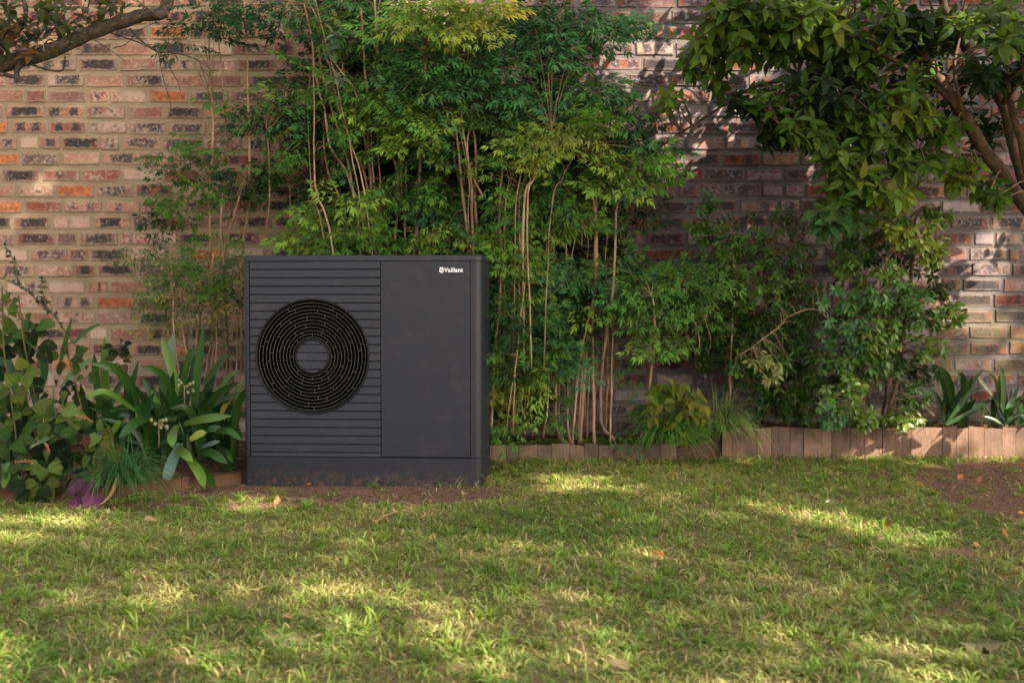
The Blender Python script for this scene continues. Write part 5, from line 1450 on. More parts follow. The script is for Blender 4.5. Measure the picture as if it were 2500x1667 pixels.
# arching twig with little round leaves at the far left
ab = empty('arching_branch', (*P(205, 885, 5.3).xy, .1), 'long thin arching stem with tiny dark leaves in front of the brick at the left', 'plant')
La = []
for pts in [[q4(470, 660), q4(400, 530), q4(300, 390), q4(200, 290), q4(100, 220), q4(-20, 160)], [q4(130, 440), q4(80, 330), q4(40, 260)], [q4(100, 200), q4(80, 90), q4(20, -10)], [q4(260, 350), q4(235, 260), q4(225, 180)]]:
    cp = curve_pts([P(*p, 5.2) for p in pts], 6, .004); m = MB(); m.tube(cp, [.0045 - .003*i/len(cp) for i in range(len(cp))], 6, True, (.35, .35, .35)); m.build('stem', M_cane, ab)
    for p in cp[2::2]:
        for _ in range(3):
            d = Vector((random.uniform(-1, 1), random.uniform(-.6, .2), random.uniform(-.5, 1)))
            La.append((p, frame(d, Vector((0, -.8, .6))), random.uniform(.02, .035), vary(Q_D, .2)))
place_leaves(La, T_mid, M_smallleaf, ab, 'leaf', 300)

# ------------------------------------------------------------------ tufts of long fine grass
def tuft(name, label, base_px, Yb, n, heads, col, ln, w=.0035, mound=.05):
    b = P(*base_px, Yb); root = empty(name, (b.x, b.y, b.z), label, 'grass tuft', 'long-bladed grass tufts')
    V = []; Fc = []; LF = []; CC = []
    for _ in range(n):
        hx = random.gauss(heads[0], heads[1]); hy = random.uniform(heads[2], heads[3])
        an = random.uniform(0, 6.28); p = b + Vector((math.cos(an)*mound*random.random(), math.sin(an)*mound*.6*random.random(), 0))
        d = Vector((hx, hy, 0)); L_ = ln*random.uniform(.55, 1.15); up = random.uniform(.55, 1.5)
        vel = (d*.8 + Vector((0, 0, up))).normalized(); seg = 7; q = p.copy(); c = vary(col, .3, .15); o = len(V)
        for k in range(seg+1):
            t_ = k/seg; s = vel.cross(Vector((0, -.3, 1)));
            s = s.normalized() if s.length > 1e-3 else Vector((1, 0, 0)); ww = w/2*(1 - t_**2)*1.0 + .0002
            V += [q - s*ww, q + s*ww]; LF += [(t_, -1, 0), (t_, 1, 0)]; CC += [(*c, 1)]*2
            q = q + vel*L_/seg; vel = (vel + Vector((0, 0, -.30 - .15*t_))).normalized()
            if q.z < .015: q.z = .015
        for k in range(seg): a = o + 2*k; Fc.append((a, a+1, a+3, a+2))
    o = mk('blades', V, Fc, M_grass, root, True, {'lf': LF, 'col': CC}); o['kind'] = 'stuff'
    return root
tuft('grass_tuft', 'bright green arching grass tuft spilling over the gap between the two edgings', (1640, 1075), 5.48, 330, (0.0, .55, -1, .15), (.07, .16, .025), .30, .0055, .08)
tuft('grass_tuft', 'paler variegated grass tuft leaning right over the start of the tall edging', (1760, 1050), 5.6, 260, (.1, .6, -1, .1), (.13, .19, .06), .28, .005, .07)
tuft('grass_tuft', 'dark fine grass tuft beside the purple leaves', (300, 1180), 4.42, 360, (.1, .6, -1, .25), (.04, .105, .03), .26, .004, .08)

# low ground cover behind the left part of the edging
Lg = []
for _ in range(330):
    x = random.choice([random.uniform(-.15, .42), random.uniform(.4, .8), random.uniform(1.6, 2.1)]); y = float(edge_y(x)) + .05 + random.random()*.13
    zz_ = float(bed_h(x)) + random.uniform(.015, .05)
    a = random.uniform(0, 6.28)
    Lg.append((Vector((x, y, zz_)), frame(Vector((math.cos(a), math.sin(a), .1)), Vector((0, -.7, 1))), random.uniform(.02, .04), vary((.10, .165, .035), .3, .15)))
gc = empty('ground_cover', (.2, 5.6, .08)); 
VV = []; FF = []; LL = []; CC = []; off = 0
for p, M_, s, c in Lg:
    V, Fc, L = random.choice(T_round); V = V @ (np.array(M_)*s).T + np.array(p)
    VV.append(V); FF += [tuple(i+off for i in f) for f in Fc]; off += len(V); LL.append(L); CC.append(np.tile((*c, 1), (len(V), 1)))
bpy.data.objects.remove(gc)
o = mk('ground_cover', np.concatenate(VV), FF, M_quilt, None, True, {'lf': np.concatenate(LL), 'col': np.concatenate(CC)})
tag(o, 'scattered low seedlings with small round leaves along the top of the edging', 'ground cover', kind='stuff')

def in_lawn(x, y):
    ok = (y > LAWN_Y0) & (y < edge_y(x) - 0.005) & (np.abs(x) < .53*y + .35)
    # footprint of the unit
    c, s_ = math.cos(-HP_ROT), math.sin(-HP_ROT)
    lx = (x - hpL.x)*c - (y - 4.895)*s_; ly = (x - hpL.x)*s_ + (y - 4.895)*c
    return ok & ~((lx > -.01) & (lx < HW + .005) & (ly > -.004) & (ly < HD + .02))

# leaf litter on the bed
VV = []; FF = []; LL = []; CC = []; off = 0
for _ in range(1500):
    x = random.uniform(-2.6, 3.2); y = random.uniform(float(edge_y(x)) + .04, 6.15); a = random.uniform(0, 6.28)
    z_ = float(bed_h(x)) + .012 + random.random()*.012
    V, Fc, L = random.choice(T_small + T_mid); s = random.uniform(.02, .06)
    V = V @ (np.array(frame(Vector((math.cos(a), math.sin(a), random.uniform(-.2, .2))), Vector((random.uniform(-.4, .4), random.uniform(-.4, .4), 1))))*s).T + np.array((x, y, z_))
    VV.append(V); FF += [tuple(i+off for i in f) for f in Fc]; off += len(V); LL.append(L)
    c = vary(random.choice([(.14, .07, .035), (.22, .13, .06), (.08, .045, .03), (.3, .2, .11)]), .2, .05); CC.append(np.tile((*c, 1), (len(V), 1)))
LV = len(VV)
for _ in range(620):
    if random.random() < .55:
        x = random.uniform(-1.6, 3.0); y = float(edge_y(x)) - abs(random.gauss(0, .22)) - .02
    elif random.random() < .5: x = random.uniform(1.5, 2.8); y = random.uniform(3.6, 5.6)
    else: x = random.uniform(-2.4, 2.6); y = random.uniform(2.2, 5.4)
    if not bool(in_lawn(np.array([x]), np.array([y]))[0]): continue
    a = random.uniform(0, 6.28); z_ = float(lawn_z(x, y)) + random.uniform(.006, .022)
    V, Fc, L = random.choice(T_small + T_mid); s = random.uniform(.008, .030)
    V = V @ (np.array(frame(Vector((math.cos(a), math.sin(a), random.uniform(-.3, .3))), Vector((random.uniform(-.7, .7), random.uniform(-.9, .3), 1))))*s).T + np.array((x, y, z_))
    VV.append(V); FF += [tuple(i+off for i in f) for f in Fc]; off += len(V); LL.append(L)
    c = vary(random.choice([(.16, .075, .035), (.26, .14, .06), (.10, .055, .03), (.30, .2, .11), (.32, .13, .04)]), .25, .05); CC.append(np.tile((*c, 1), (len(V), 1)))
o = mk('leaf_litter', np.concatenate(VV), FF, M_dry, None, True, {'lf': np.concatenate(LL), 'col': np.concatenate(CC)})
tag(o, 'dry brown leaf litter on the bed and crumbs of it along the lawn edge', 'leaf litter', kind='stuff')

# ------------------------------------------------------------------ tree at the left whose branch enters the picture
lt = empty('leaning_tree', (-3.3, 4.3, 0), 'dark-barked tree whose knobbly branch crosses the top left corner', 'tree')
def lpx(x, y): return (x/2.529, y/2.529)
lb = [([(-420, 700), (-300, 420), (-150, 230), (0, 160), (79, 138), (158, 107), (237, 75), (316, 47), (348, 37), (395, 32), (412, 0), (430, -60), (470, -160)], 4.35, .036, .021),
      ([lpx(1040, 90), lpx(1000, 95), lpx(960, 85)], 4.32, .015, .018), ([lpx(-60, 440), lpx(0, 455), lpx(70, 470), lpx(110, 480), lpx(95, 505)], 4.33, .010, .007), ([lpx(130, 400), lpx(110, 440), lpx(115, 490)], 4.34, .014, .009),
      ([lpx(190, 400), lpx(280, 430), lpx(380, 438), lpx(400, 345)], 4.34, .005, .004), ([lpx(870, 90), lpx(885, 60), lpx(890, 40)], 4.34, .007, .003),
      ([lpx(620, 190), lpx(720, 220), lpx(830, 260), lpx(900, 290), (382, 125), (395, 180), (418, 262)], 4.45, .0035, .0015), ([lpx(800, 180), lpx(850, 240), lpx(960, 320), lpx(1040, 320), lpx(1160, 345), lpx(1240, 385), lpx(1250, 430), lpx(1290, 480)], 4.45, .0045, .002),
      ([lpx(1010, 320), lpx(1050, 420), lpx(1100, 500), lpx(1130, 610)], 4.46, .0025, .0012), ([lpx(580, 250), lpx(680, 320), lpx(780, 390)], 4.45, .002, .001), ([lpx(1025, 180), lpx(1040, 260), lpx(1010, 350)], 4.45, .0016, .001), ([lpx(700, 300), lpx(780, 280), lpx(860, 200), lpx(960, 150), lpx(1030, 140)], 4.42, .002, .001),
      ([(-20, 150), (30, 90), (55, 60), (60, 20), (45, -40)], 4.3, .012, .006), ([(60, 110), (110, 70), (120, 20), (110, -40)], 4.3, .006, .004), ([(-10, 120), (20, 60), (10, 0), (0, -60)], 4.28, .007, .004),
      ([(140, 110), (175, 60), (215, 20), (220, -30)], 4.4, .004, .003), ([(0, 110), (60, 100), (110, 95), (150, 50)], 4.3, .006, .003), ([(230, 60), (260, 30), (285, -30)], 4.38, .003, .002), ([(40, 80), (-10, 60), (-60, 20)], 4.3, .005, .003)]
OL = (.085, .095, .03); OLD = (.045, .055, .02); OLB = (.14, .085, .03)
bushy(lt, lb, [(60, 20, 90, 28, 4.3, .12, 13, OL, 1), (150, 30, 70, 25, 4.3, .1, 8, OL, 1), (20, 70, 40, 25, 4.3, .1, 6, OLD, 1), (60, 80, 50, 20, 4.3, .1, 6, OLB, 1), (110, 60, 50, 20, 4.35, .1, 5, OLD, 1),
     (250, 20, 50, 18, 4.35, .08, 5, OL, .9), (170, 65, 40, 15, 4.3, .08, 3, OL, .9), (100, 120, 40, 12, 4.28, .05, 3, OLB, .9), (330, 14, 30, 10, 4.35, .06, 2, OL, .8), (25, 130, 20, 10, 4.28, .05, 2, OLD, .8),
     (150, -70, 260, 50, 4.3, .3, 36, OL, 1), (-150, 0, 110, 120, 4.3, .3, 30, OL, 1)],
      T_big, M_glossleaf, .062, 4, M_darkbark, droop=.2, twig_r=.0022, spread=1.1, step=.02)
# its trunk, outside the picture
m = MB(); tp = [Vector((-3.3, 4.3, -.05)), Vector((-3.25, 4.3, .8)), P(-420, 700, 4.35)]
m.tube(curve_pts([Vector((-3.3, 4.3, -.1)), Vector((-3.2, 4.32, .5)), Vector((-2.95, 4.35, .75)), P(-420, 700, 4.35), P(-380, 600, 4.35)], 5, .01), [.09 - .003*i for i in range(21)], 10); m.build('trunk', M_darkbark, lt)
# silvery sprig poking out of the tall clump
sg_ = empty('climber', (*P(815, 250, 5.45).xy, .1), 'thin climbing stem with smooth round bluish leaves, among the leaning canes', 'plant')
bushy(sg_, [([(900, 620), (880, 500), (850, 330), (820, 200), (800, 120), (785, 60), (770, 0)], 5.5, .004, .002)],
      [(810, 75, 22, 10, 5.4, .03, 2, (.09, .14, .08), 1), (800, 120, 18, 10, 5.4, .03, 2, (.09, .14, .08), .9), (830, 190, 16, 8, 5.4, .03, 2, (.10, .15, .09), .9), (830, 50, 12, 8, 5.4, .03, 1, (.13, .17, .05), .9)],
      T_mid, M_quilt, .065, 4, M_cane, droop=.1, spread=1.3)

# ------------------------------------------------------------------ lawn
def blades(N, base, hd, L, lean, w, col, seed=0):
    """vectorised grass blades: returns verts, tris, quads, attrs"""
    r = np.random.default_rng(seed)
    cx, sx = np.cos(hd), np.sin(hd)
    d = np.stack([cx, sx, np.zeros(N)], 1); s = np.stack([-sx, cx, np.zeros(N)], 1); up = np.array([0, 0, 1.0])
    a0 = lean; a1 = lean + 0.55; a2 = lean + 1.15
    p0 = base
    def stepv(a, l): return d*(np.sin(a)*l)[:, None] + up*(np.cos(a)*l)[:, None]
    p1 = p0 + stepv(a0, L*.35); p2 = p1 + stepv(np.minimum(a1, 1.75), L*.35); p3 = p2 + stepv(np.minimum(a2, 2.1), L*.3)
    tw = (r.random(N) - .5)*1.2
    s = s*np.cos(tw)[:, None] + up*np.sin(tw)[:, None]
    W = (w/2)[:, None]
    V = np.stack([p0 - s*W*.7, p0 + s*W*.7, p1 - s*W, p1 + s*W, p2 - s*W*.75, p2 + s*W*.75, p3], 1)
    i = np.arange(N)[:, None]*7
    q = np.concatenate([i + np.array([[0, 1, 3, 2]]), i + np.array([[2, 3, 5, 4]])])
    t_ = i + np.array([[4, 5, 6]])
    lf = np.tile(np.array([[0, -1, 0], [0, 1, 0], [.4, -1, 0], [.4, 1, 0], [.7, -1, 0], [.7, 1, 0], [1, 0, 0]], float), (N, 1, 1))
    cc = np.repeat(np.concatenate([col, np.ones((N, 1))], 1)[:, None, :], 7, 1).copy()
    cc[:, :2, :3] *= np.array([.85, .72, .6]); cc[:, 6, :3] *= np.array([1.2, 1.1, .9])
    return V.reshape(-1, 3), t_, q, lf.reshape(-1, 3), cc.reshape(-1, 4)

r = np.random.default_rng(4)
NT_ = 27000
tx = r.uniform(-3.4, 3.4, NT_*2); ty = r.uniform(LAWN_Y0, 5.8, NT_*2)
keep = in_lawn(tx, ty); tx, ty = tx[keep][:NT_], ty[keep][:NT_]
b = bareness(tx, ty); dens = np.clip(1.05 - b*1.15, 0.05, 1) * (0.55 + .6*vnoise(tx + 5, ty + 5, .10, 33, 2))
keep = r.random(len(tx)) < dens; tx, ty = tx[keep], ty[keep]
nt = len(tx); per = 9
th = r.uniform(0, 6.283, nt); health = vnoise(tx + 50, ty + 50, .45, 44, 3)
N = nt*per
bx = np.repeat(tx, per) + r.normal(0, .015, N); by = np.repeat(ty, per) + r.normal(0, .015, N)
inl = in_lawn(bx, by); 
hd = r.uniform(0, 6.283, N)
L = np.repeat(r.uniform(.022, .048, nt), per)*r.uniform(.6, 1.25, N)
dl_ = edge_y(bx) - by; L *= 1 + .9*np.clip(1 - dl_/.14, 0, 1)*(bx > .0) * r.random(N)
lxx = bx - hpL.x; fy = 4.895 - lxx*math.tan(-HP_ROT); near_ = (np.abs(fy - by - .03) < .05) & (lxx > .55) & (lxx < 1.2); L = np.where(near_, L*1.7, L)
lean = r.uniform(.25, 1.25, N); lean = np.where(near_ | ((dl_ < .12) & (bx > 0)), lean*.55, lean); w = r.uniform(.0026, .0052, N)
hh = np.repeat(health, per) + r.normal(0, .10, N)
g0 = np.array([.080, .148, .030]); g1 = np.array([.178, .222, .062]); g2 = np.array([.32, .32, .13])
k = np.clip((hh - .30)/.30, 0, 1)[:, None]; k2 = np.clip((hh - .58)/.25, 0, 1)[:, None]
col = g0*(1-k) + g1*k; col = col*(1-k2) + g2*k2
col *= r.uniform(.75, 1.25, N)[:, None]
dry = r.random(N) < (.14 + .10*np.repeat(bareness(tx, ty), per)); col[dry] = np.array([.36, .27, .15])*r.uniform(.7, 1.2, dry.sum())[:, None]
bz = lawn_z(bx, by) - .003
base = np.stack([bx, by, bz], 1)[inl]
V, t_, q, lf, cc = blades(len(base), base, hd[inl], L[inl], lean[inl], w[inl], col[inl], 1)
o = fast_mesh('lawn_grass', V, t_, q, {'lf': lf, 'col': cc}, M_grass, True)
tag(o, 'short coarse green lawn grass with yellowish worn patches', 'grass', kind='stuff')
# larger star-shaped tufts between
nt = 2600
tx = r.uniform(-3.4, 3.4, nt); ty = r.uniform(LAWN_Y0, 5.6, nt)
keep = in_lawn(tx, ty) & (r.random(nt) < np.clip(1.15 - bareness(tx, ty), .18, 1)); tx, ty = tx[keep], ty[keep]; nt = len(tx); per = 14; N = nt*per
bx = np.repeat(tx, per) + r.normal(0, .006, N); by = np.repeat(ty, per) + r.normal(0, .006, N)
L = np.repeat(r.uniform(.035, .075, nt), per)*r.uniform(.6, 1.2, N)
col = (np.array([.085, .165, .024])*(1 - (k := np.repeat(r.random(nt), per)[:, None]*.8)) + np.array([.21, .27, .06])*k)*r.uniform(.8, 1.2, N)[:, None]
base = np.stack([bx, by, lawn_z(bx, by) - .003], 1)
V, t_, q, lf, cc = blades(N, base, r.uniform(0, 6.283, N), L, r.uniform(.15, .9, N), r.uniform(.0035, .0062, N), col, 5)
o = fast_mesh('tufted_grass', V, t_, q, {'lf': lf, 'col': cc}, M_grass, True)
tag(o, 'coarser star-shaped tufts standing out of the short lawn', 'grass', kind='stuff')
# thatch: dead stems lying flat
N = 60000
x = r.uniform(-3.4, 3.4, N); y = r.uniform(LAWN_Y0, 5.8, N); ok = in_lawn(x, y) & (r.random(N) < .35 + .65*vnoise(x+3, y+3, .3, 9, 2)*1.3); x, y = x[ok], y[ok]; N = len(x)
base = np.stack([x, y, lawn_z(x, y) + r.uniform(.0, .012, N)], 1)
col = np.array([.30, .22, .12])*r.uniform(.6, 1.3, N)[:, None]*np.array([1, 1, 1])
V, t_, q, lf, cc = blades(N, base, r.uniform(0, 6.28, N), r.uniform(.02, .05, N), np.full(N, 1.35), r.uniform(.0012, .0028, N), col, 2)
o = fast_mesh('thatch', V, t_, q, {'lf': lf, 'col': cc}, M_dry, True)
tag(o, 'straw-coloured dead grass stems between the living blades', 'thatch', kind='stuff')
# crumbs of earth on the bare spots
N = 24000
x = r.uniform(-2, 3.4, N); y = r.uniform(3.2, 5.6, N); ok = in_lawn(x, y) & (bareness(x, y) > .45); x, y = x[ok], y[ok]; N = len(x)
tet = np.array([[1, 0, -.3], [-.5, .87, -.3], [-.5, -.87, -.3], [0, 0, .9], [.4, .5, .5]])
sz = .0012 + .008*r.random(N)**4
V = (tet[None]*sz[:, None, None]*r.uniform(.6, 1.4, (N, 5, 3)) + np.stack([x, y, lawn_z(x, y) + .001], 1)[:, None]).reshape(-1, 3)
i = np.arange(N)[:, None]*5
tt = np.concatenate([i + np.array([[0, 1, 4]]), i + np.array([[1, 3, 4]]), i + np.array([[1, 2, 3]]), i + np.array([[2, 0, 3]]), i + np.array([[0, 4, 3]])])
o = fast_mesh('earth_crumbs', V, tt, np.zeros((0, 4), int), {}, M_soil, False)
tag(o, 'loose reddish crumbs of earth on the bare patches', 'soil', kind='stuff')

# ------------------------------------------------------------------ fallen leaves on the lawn (pixel, size, colour, label)
OR = (.42, .16, .05); TAN = (.40, .26, .15); PALE = (.20, .16, .09); BR = (.20, .09, .045)
FL = [
    (676, 1240, .060, (.45, .24, .12), 'curled tan leaf standing on the soil in front of the heat pump'),
    (350, 1268, .060, TAN, 'pale brown leaf flat on the grass below the dark grass tuft'),
    (285, 1243, .045, TAN, 'small straw leaf at the edge of the left bed, right of the purple leaves'),
    (880, 1365, .030, (.5, .25, .16), 'tiny pinkish leaf in the lawn straight below the fan'),
    (1625, 1360, .050, OR, 'lone orange-brown leaf in the middle of the right half of the lawn'),
    (1710, 1423, .045, TAN, 'narrow tan leaf standing in the lawn below the lone orange one'),
    (1540, 1640, .075, PALE, 'long pale leaf lying at the bottom edge of the lawn'),
    (1865, 1508, .050, TAN, 'slim dry leaf near the lower middle right of the lawn'),
    (2160, 1282, .055, BR, 'brown folded leaf on the sunny streak of lawn'),
    (2065, 1262, .045, (.3, .15, .08), 'small brown leaf at the upper edge of the sunny streak'),
    (2274, 1228, .040, OR, 'bright orange leaf on the grass left of the bare earth'),
    (2236, 1180, .040, (.5, .2, .05), 'vivid orange leaf upright near the tall edging'),
    (2168, 1190, .045, BR, 'dull brown leaf on the dark ground below the tall edging'),
    (2340, 1173, .060, (.40, .15, .06), 'large rust leaf on the bare earth by the right edging'),
    (2388, 1177, .045, (.3, .12, .05), 'rust leaf just right of the large one on the bare earth'),
    (2490, 1138, .050, (.5, .26, .07), 'yellow-orange leaf at the right border near the edging'),
    (2480, 1160, .045, BR, 'brown leaf touching the yellow-orange one at the right border'),
    (2485, 1253, .055, (.5, .2, .04), 'orange leaf on bare earth at the right border of the lawn'),
    (2392, 1335, .055, (.35, .16, .08), 'crumpled leaf below the bare earth patch'),
    (2458, 1315, .050, OR, 'curled orange leaf lower on the bare earth'),
    (2155, 1385, .045, OR, 'small orange leaf in the shaded grass below the sunny streak'),
    (2440, 1410, .060, (.28, .16, .09), 'twisted brown leaf at the right side of the lawn'),
    (2345, 1535, .050, PALE, 'folded pale leaf above the big bleached one'),
    (2030, 1245 + 85, .035, TAN, 'little tan leaf left of the sunny streak'),
    (1330, 1400, .035, (.35, .2, .12), 'small pinkish brown leaf mid-lawn'),
    (1870, 1595, .040, (.45, .25, .17), 'little reddish leaf low in the lawn'),
    (2260, 1617, .040, BR, 'dark brown leaf in the lower right corner of the lawn'),
    (690, 1512, .040, TAN, 'dry beige leaf in the lower left of the lawn'),
]
T_fall = [leaf_tpl(7, .5, .5, -.35, 'ovate', .08), leaf_tpl(7, .42, .7, .3, 'ovate', -.1), leaf_tpl(7, .55, .3, -.5, 'ovate', .12)]
def ground_at(px, py):
    Y = 4.0
    for _ in range(25):
        p = P(px, py, Y); Y = max(1.0, min(5.9, Y + (p.z - 0.02)*F/max(60, (py - 745))))
    return P(px, py, Y)
for px, py, s, c, lab in FL:
    s *= .72 if py > 1440 else .9
    p = ground_at(px, py); a = random.uniform(0, 6.28)
    p.z = float(lawn_z(p.x, p.y)) + .026 + random.uniform(0, .006)
    T = random.choice(T_fall)
    o = bpy.data.objects.new('fallen_leaf', tpl_mesh(T, M_dry, 'fallen_leaf')); COL.objects.link(o)
    M_ = frame(Vector((math.cos(a), math.sin(a), random.uniform(-.1, .35))), Vector((random.uniform(-.6, .6), random.uniform(-.9, -.1), 1)))
    o.matrix_world = Matrix.Translation(p) @ (M_*s).to_4x4(); o.color = (*c, 1)
    tag(o, lab, 'leaf', 'fallen leaves on the lawn')
# big bleached lobed leaf at the lower right
p0 = ground_at(2385, 1572); p0.z = float(lawn_z(p0.x, p0.y)) + .014
out = [(-.06, .0), (-.045, .012), (-.05, .03), (-.03, .022), (-.012, .038), (-.004, .018), (.012, .026), (.028, .012), (.05, .022), (.062, .004), (.085, -.004), (.05, -.012), (.034, -.02), (.014, -.014), (0, -.034), (-.018, -.016), (-.04, -.03), (-.042, -.01)]
V = [(p0.x, p0.y, p0.z + .008)] + [(p0.x + x*.75, p0.y + y*.75, p0.z + .010*math.sin(x*90) + .008*math.cos(y*120) - .004) for x, y in out]
o = mk('fallen_leaf', V, [(0, 1 + k, 1 + (k+1) % len(out)) for k in range(len(out))], M_dry, None, True, {'lf': [(.5, .5, 0)]*len(V), 'col': [(.14, .12, .065, 1)]*len(V)})
tag(o, 'big bleached ragged leaf on the lawn near the lower right corner', 'leaf', 'fallen leaves on the lawn')
# white petal
p0 = ground_at(2015, 1238); T = T_fall[2]
o = bpy.data.objects.new('petal', tpl_mesh(T, M_dry, 'petal')); COL.objects.link(o)
o.matrix_world = Matrix.Translation(p0 + Vector((0, 0, .02))) @ (frame(Vector((1, .3, .2)), Vector((0, -.8, 1)))*.022).to_4x4(); o.color = (.8, .8, .82, 1)
tag(o, 'small white petal on the lawn above the sunny streak', 'petal')
# long curled dry strap leaf at the left
dl = [q4(645, 1258), q4(610, 1360), q4(550, 1425), q4(470, 1455), q4(380, 1475), q4(270, 1478), q4(205, 1465), q4(210, 1440)]
wp = [P(*p, 4.3) for p in dl]
for p in wp: p.z = max(p.z, .02)
cp = curve_pts(wp, 4); V = []; Fc = []; LF = []
for i, p in enumerate(cp):
    ww = .007*(.5 + .5*math.sin(i*.35)) + .002; V += [p + Vector((-ww, 0, ww*.3)), p + Vector((0, .004, 0)), p + Vector((ww, -.002, ww*.8))]; LF += [(i/len(cp), -1, 0), (i/len(cp), 0, 0), (i/len(cp), 1, 0)]
for i in range(len(cp)-1): a = 3*i; Fc += [(a, a+1, a+4, a+3), (a+1, a+2, a+5, a+4)]
o = mk('dry_strap_leaf', V, Fc, M_dry, None, True, {'lf': LF, 'col': [(.42, .27, .14, 1)]*len(V)})
tag(o, 'long withered tan strap leaf curling under the purple leaves', 'leaf')
# little dead runner on the lawn
rp = [ground_at(x, y) for x, y in ((915, 1285), (940, 1272), (965, 1262), (1000, 1258), (1040, 1268))]
for p in rp: p.z = .04
m = MB(); m.tube(curve_pts(rp, 4, .004), .0018, 5, True, (1.2, 1.3, .9))
for p in rp:
    for _ in range(5): m.tube([p, p + Vector((random.uniform(-.02, .02), random.uniform(-.02, .01), random.uniform(-.01, .022)))], [.0025, .0005], 4, True, (1.6, 1.3, 1.1))
o = m.build('grass_runner', M_cane, None, True); tag(o, 'dead pinkish grass runner lying in front of the right end of the heat pump', 'twig')

# ------------------------------------------------------------------ unseen tall tree added on the sun side to shade the wall and lawn
SUNA = np.array(SUN)
def hit_px(p):
    """where the sun ray through p lands: photo pixels on wall or ground"""
    tw_ = (6.17 - p[:, 1]) / -SUNA[1]          # distance back along the ray to the wall
    q = p - SUNA[None]*np.abs(tw_)[:, None]
    low = q[:, 2] < 0
    tg = p[:, 2]/SUNA[2]; g = p - SUNA[None]*tg[:, None]
    q = np.where(low[:, None], g, q)
    X, Yp = proj(q); return X, Yp, q
GAPS = [  # sunny patches (pixel ellipse, chance of a gap)
    (1640, 240, 230, 230, 1), (1500, 480, 70, 60, .95), (1880, 110, 90, 60, 1), (2000, 360, 110, 70, 1), (1880, 520, 110, 80, .95), (2330, 360, 60, 45, .9), (2280, 60, 90, 80, .95),
    (2370, 690, 120, 110, 1), (2440, 840, 60, 70, 1), (2470, 560, 50, 30, .9), (2250, 640, 60, 60, .8),
    (1420, 800, 30, 30, .9), (1090, 30, 160, 60, .9), (1330, 350, 110, 40, .8), (1200, 200, 60, 50, .5), (2200, 560, 110, 60, .8), (2130, 700, 120, 60, .6),
    (2120, 1110, 80, 26, .9), (2260, 1108, 60, 30, 1), (2400, 1105, 70, 30, 1), (2490, 1100, 40, 30, 1), (1825, 1112, 30, 30, 1),
    (1400, 1185, 130, 12, .9), (1580, 1200, 90, 10, .7), (1800, 1248, 90, 12, .95), (1950, 1265, 90, 12, .95), (2090, 1290, 90, 14, 1), (2230, 1320, 110, 20, 1),
    (60, 1300, 150, 40, .9), (200, 1260, 90, 20, .9), (620, 1235, 110, 12, .9), (440, 1218, 60, 12, .7), (830, 1345, 60, 14, .8), (1450, 1130, 60, 18, .4),
    (1100, 1640, 1900, 440, .54), (1580, 620, 260, 230, .36), (1000, 120, 300, 160, .3)]
st = empty('unseen_shade_tree', (8.6, -4.2, 0), 'unseen tall leafy tree added on the near side of the lawn to dapple the wall', 'tree')
ctr = np.array([-0.5, 4.6, .85]) + SUNA*10.5
def canopy(n, lo=.16, hi=.30):
    p = r.uniform(-1, 1, (n*2, 3)); p = p[(p**2).sum(1) < 1][:n]
    p = p*np.array([5.2, 4.2, 2.5]); return p + ctr
pc = canopy(46000)
X, Yp, Q_ = hit_px(pc)
drop = np.zeros(len(pc), bool)
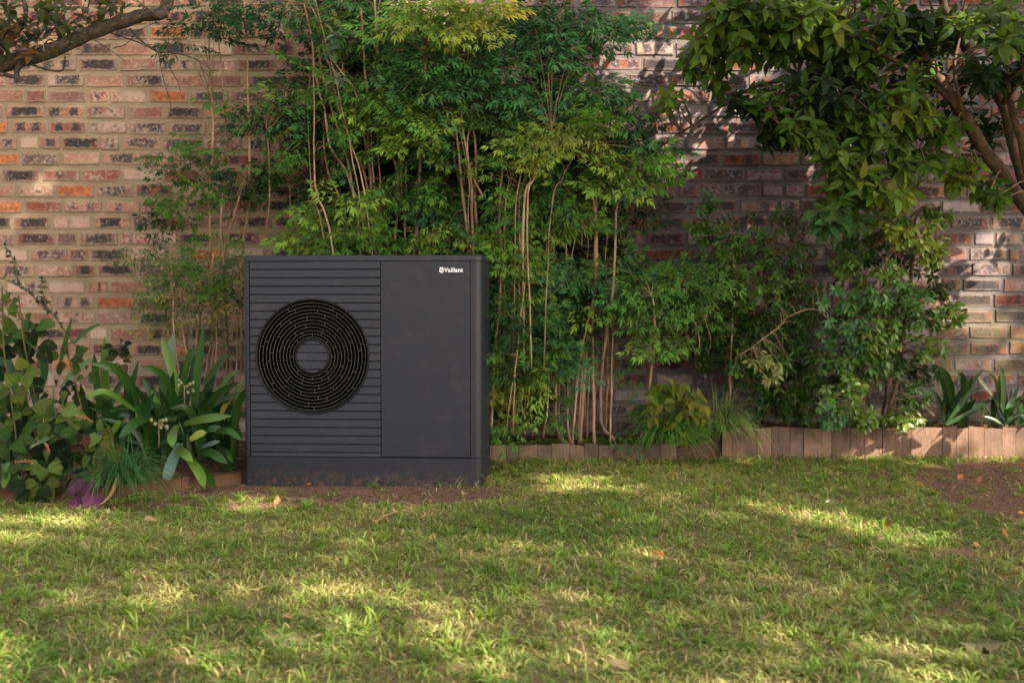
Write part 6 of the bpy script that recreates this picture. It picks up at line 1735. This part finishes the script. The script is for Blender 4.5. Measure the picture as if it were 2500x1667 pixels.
for cx, cy, rx, ry, ch in GAPS:
    rx = rx + 10; ry = ry + (16 if cy > 1150 else 9)
    ins = ((X-cx)/rx)**2 + ((Yp-cy)/ry)**2 < 1.0
    # chance per column of the crown, not per leaf: coherent gaps
    nn = vnoise(X/60 + 100, Yp/60 + 100, 1.0, 77, 2)
    thr = ch if ch > .65 else ch
    if rx > 900: drop |= ins & (r.random(len(X)) < 1.25*ch*np.sqrt(np.clip(1.1 - ((X-cx)/rx)**2 - ((Yp-cy)/ry)**2, 0, 1)))
    elif ch >= .85: drop |= ins
    elif ch >= .65 or ch in (.4, .5, .6): drop |= ins & (nn < .30 + .45*ch)
    else: drop |= ins & (r.random(len(X)) < ch*(.7 + .7*vnoise(X/70 + 50, Yp/40 + 50, 1.0, 78, 2)))
pc = pc[~drop]  # crown leaves cut away so sun reaches the chosen patches
T = T_canopy[0]; n_ = len(pc)
Vt, Ft, Lt = T
dirs = r.normal(0, 1, (n_, 3)); dirs[:, 2] -= .3; dirs /= np.linalg.norm(dirs, axis=1)[:, None]
ups = r.normal(0, 1, (n_, 3)); s_ = np.cross(ups, dirs); s_ /= np.linalg.norm(s_, axis=1)[:, None]; nn_ = np.cross(dirs, s_)
sz = r.uniform(.11, .20, n_)
W = Vt[None, :, 0, None]*dirs[:, None] + Vt[None, :, 1, None]*s_[:, None] + Vt[None, :, 2, None]*nn_[:, None]
W = W*sz[:, None, None] + pc[:, None]
tri = [f for f in Ft if len(f) == 3]; qd = [f for f in Ft if len(f) == 4]
i = (np.arange(n_)*len(Vt))[:, None, None]
tt = (i + np.array(tri)[None]).reshape(-1, 3); qq = (i + np.array(qd)[None]).reshape(-1, 4)
cc = np.concatenate([np.array([.05, .09, .02])*r.uniform(.7, 1.3, (n_, 1)), np.ones((n_, 1))], 1).repeat(len(Vt), 0)
o = fast_mesh('foliage', W.reshape(-1, 3) - np.array(st.location), tt, qq, {'lf': np.tile(Lt, (n_, 1)), 'col': cc}, M_canopy, True)
o.parent = st; o['kind'] = 'stuff'
c0 = Vector(ctr); m = MB()
m.tube(curve_pts([Vector((8.6, -4.2, -.1)), Vector((8.4, -4.0, 2.0)), Vector((7.6, -3.2, 4.2)), c0], 5, .05), [.24 - .009*k for k in range(16)], 10); m.build('trunk', M_bark, st)
for k in range(9):
    a = k*2.4; e = c0 + Vector((math.cos(a)*3.2, math.sin(a)*2.9, random.uniform(-.3, 1.5))); b0 = Vector((7.9, -3.5, 3.6)).lerp(c0, random.uniform(.2, .9))
    m = MB(); m.tube(curve_pts([b0, b0.lerp(e, .5) + Vector((0, 0, .4)), e], 5, .05), [.08 - .006*j for j in range(11)], 7); m.build('limb', M_bark, st)
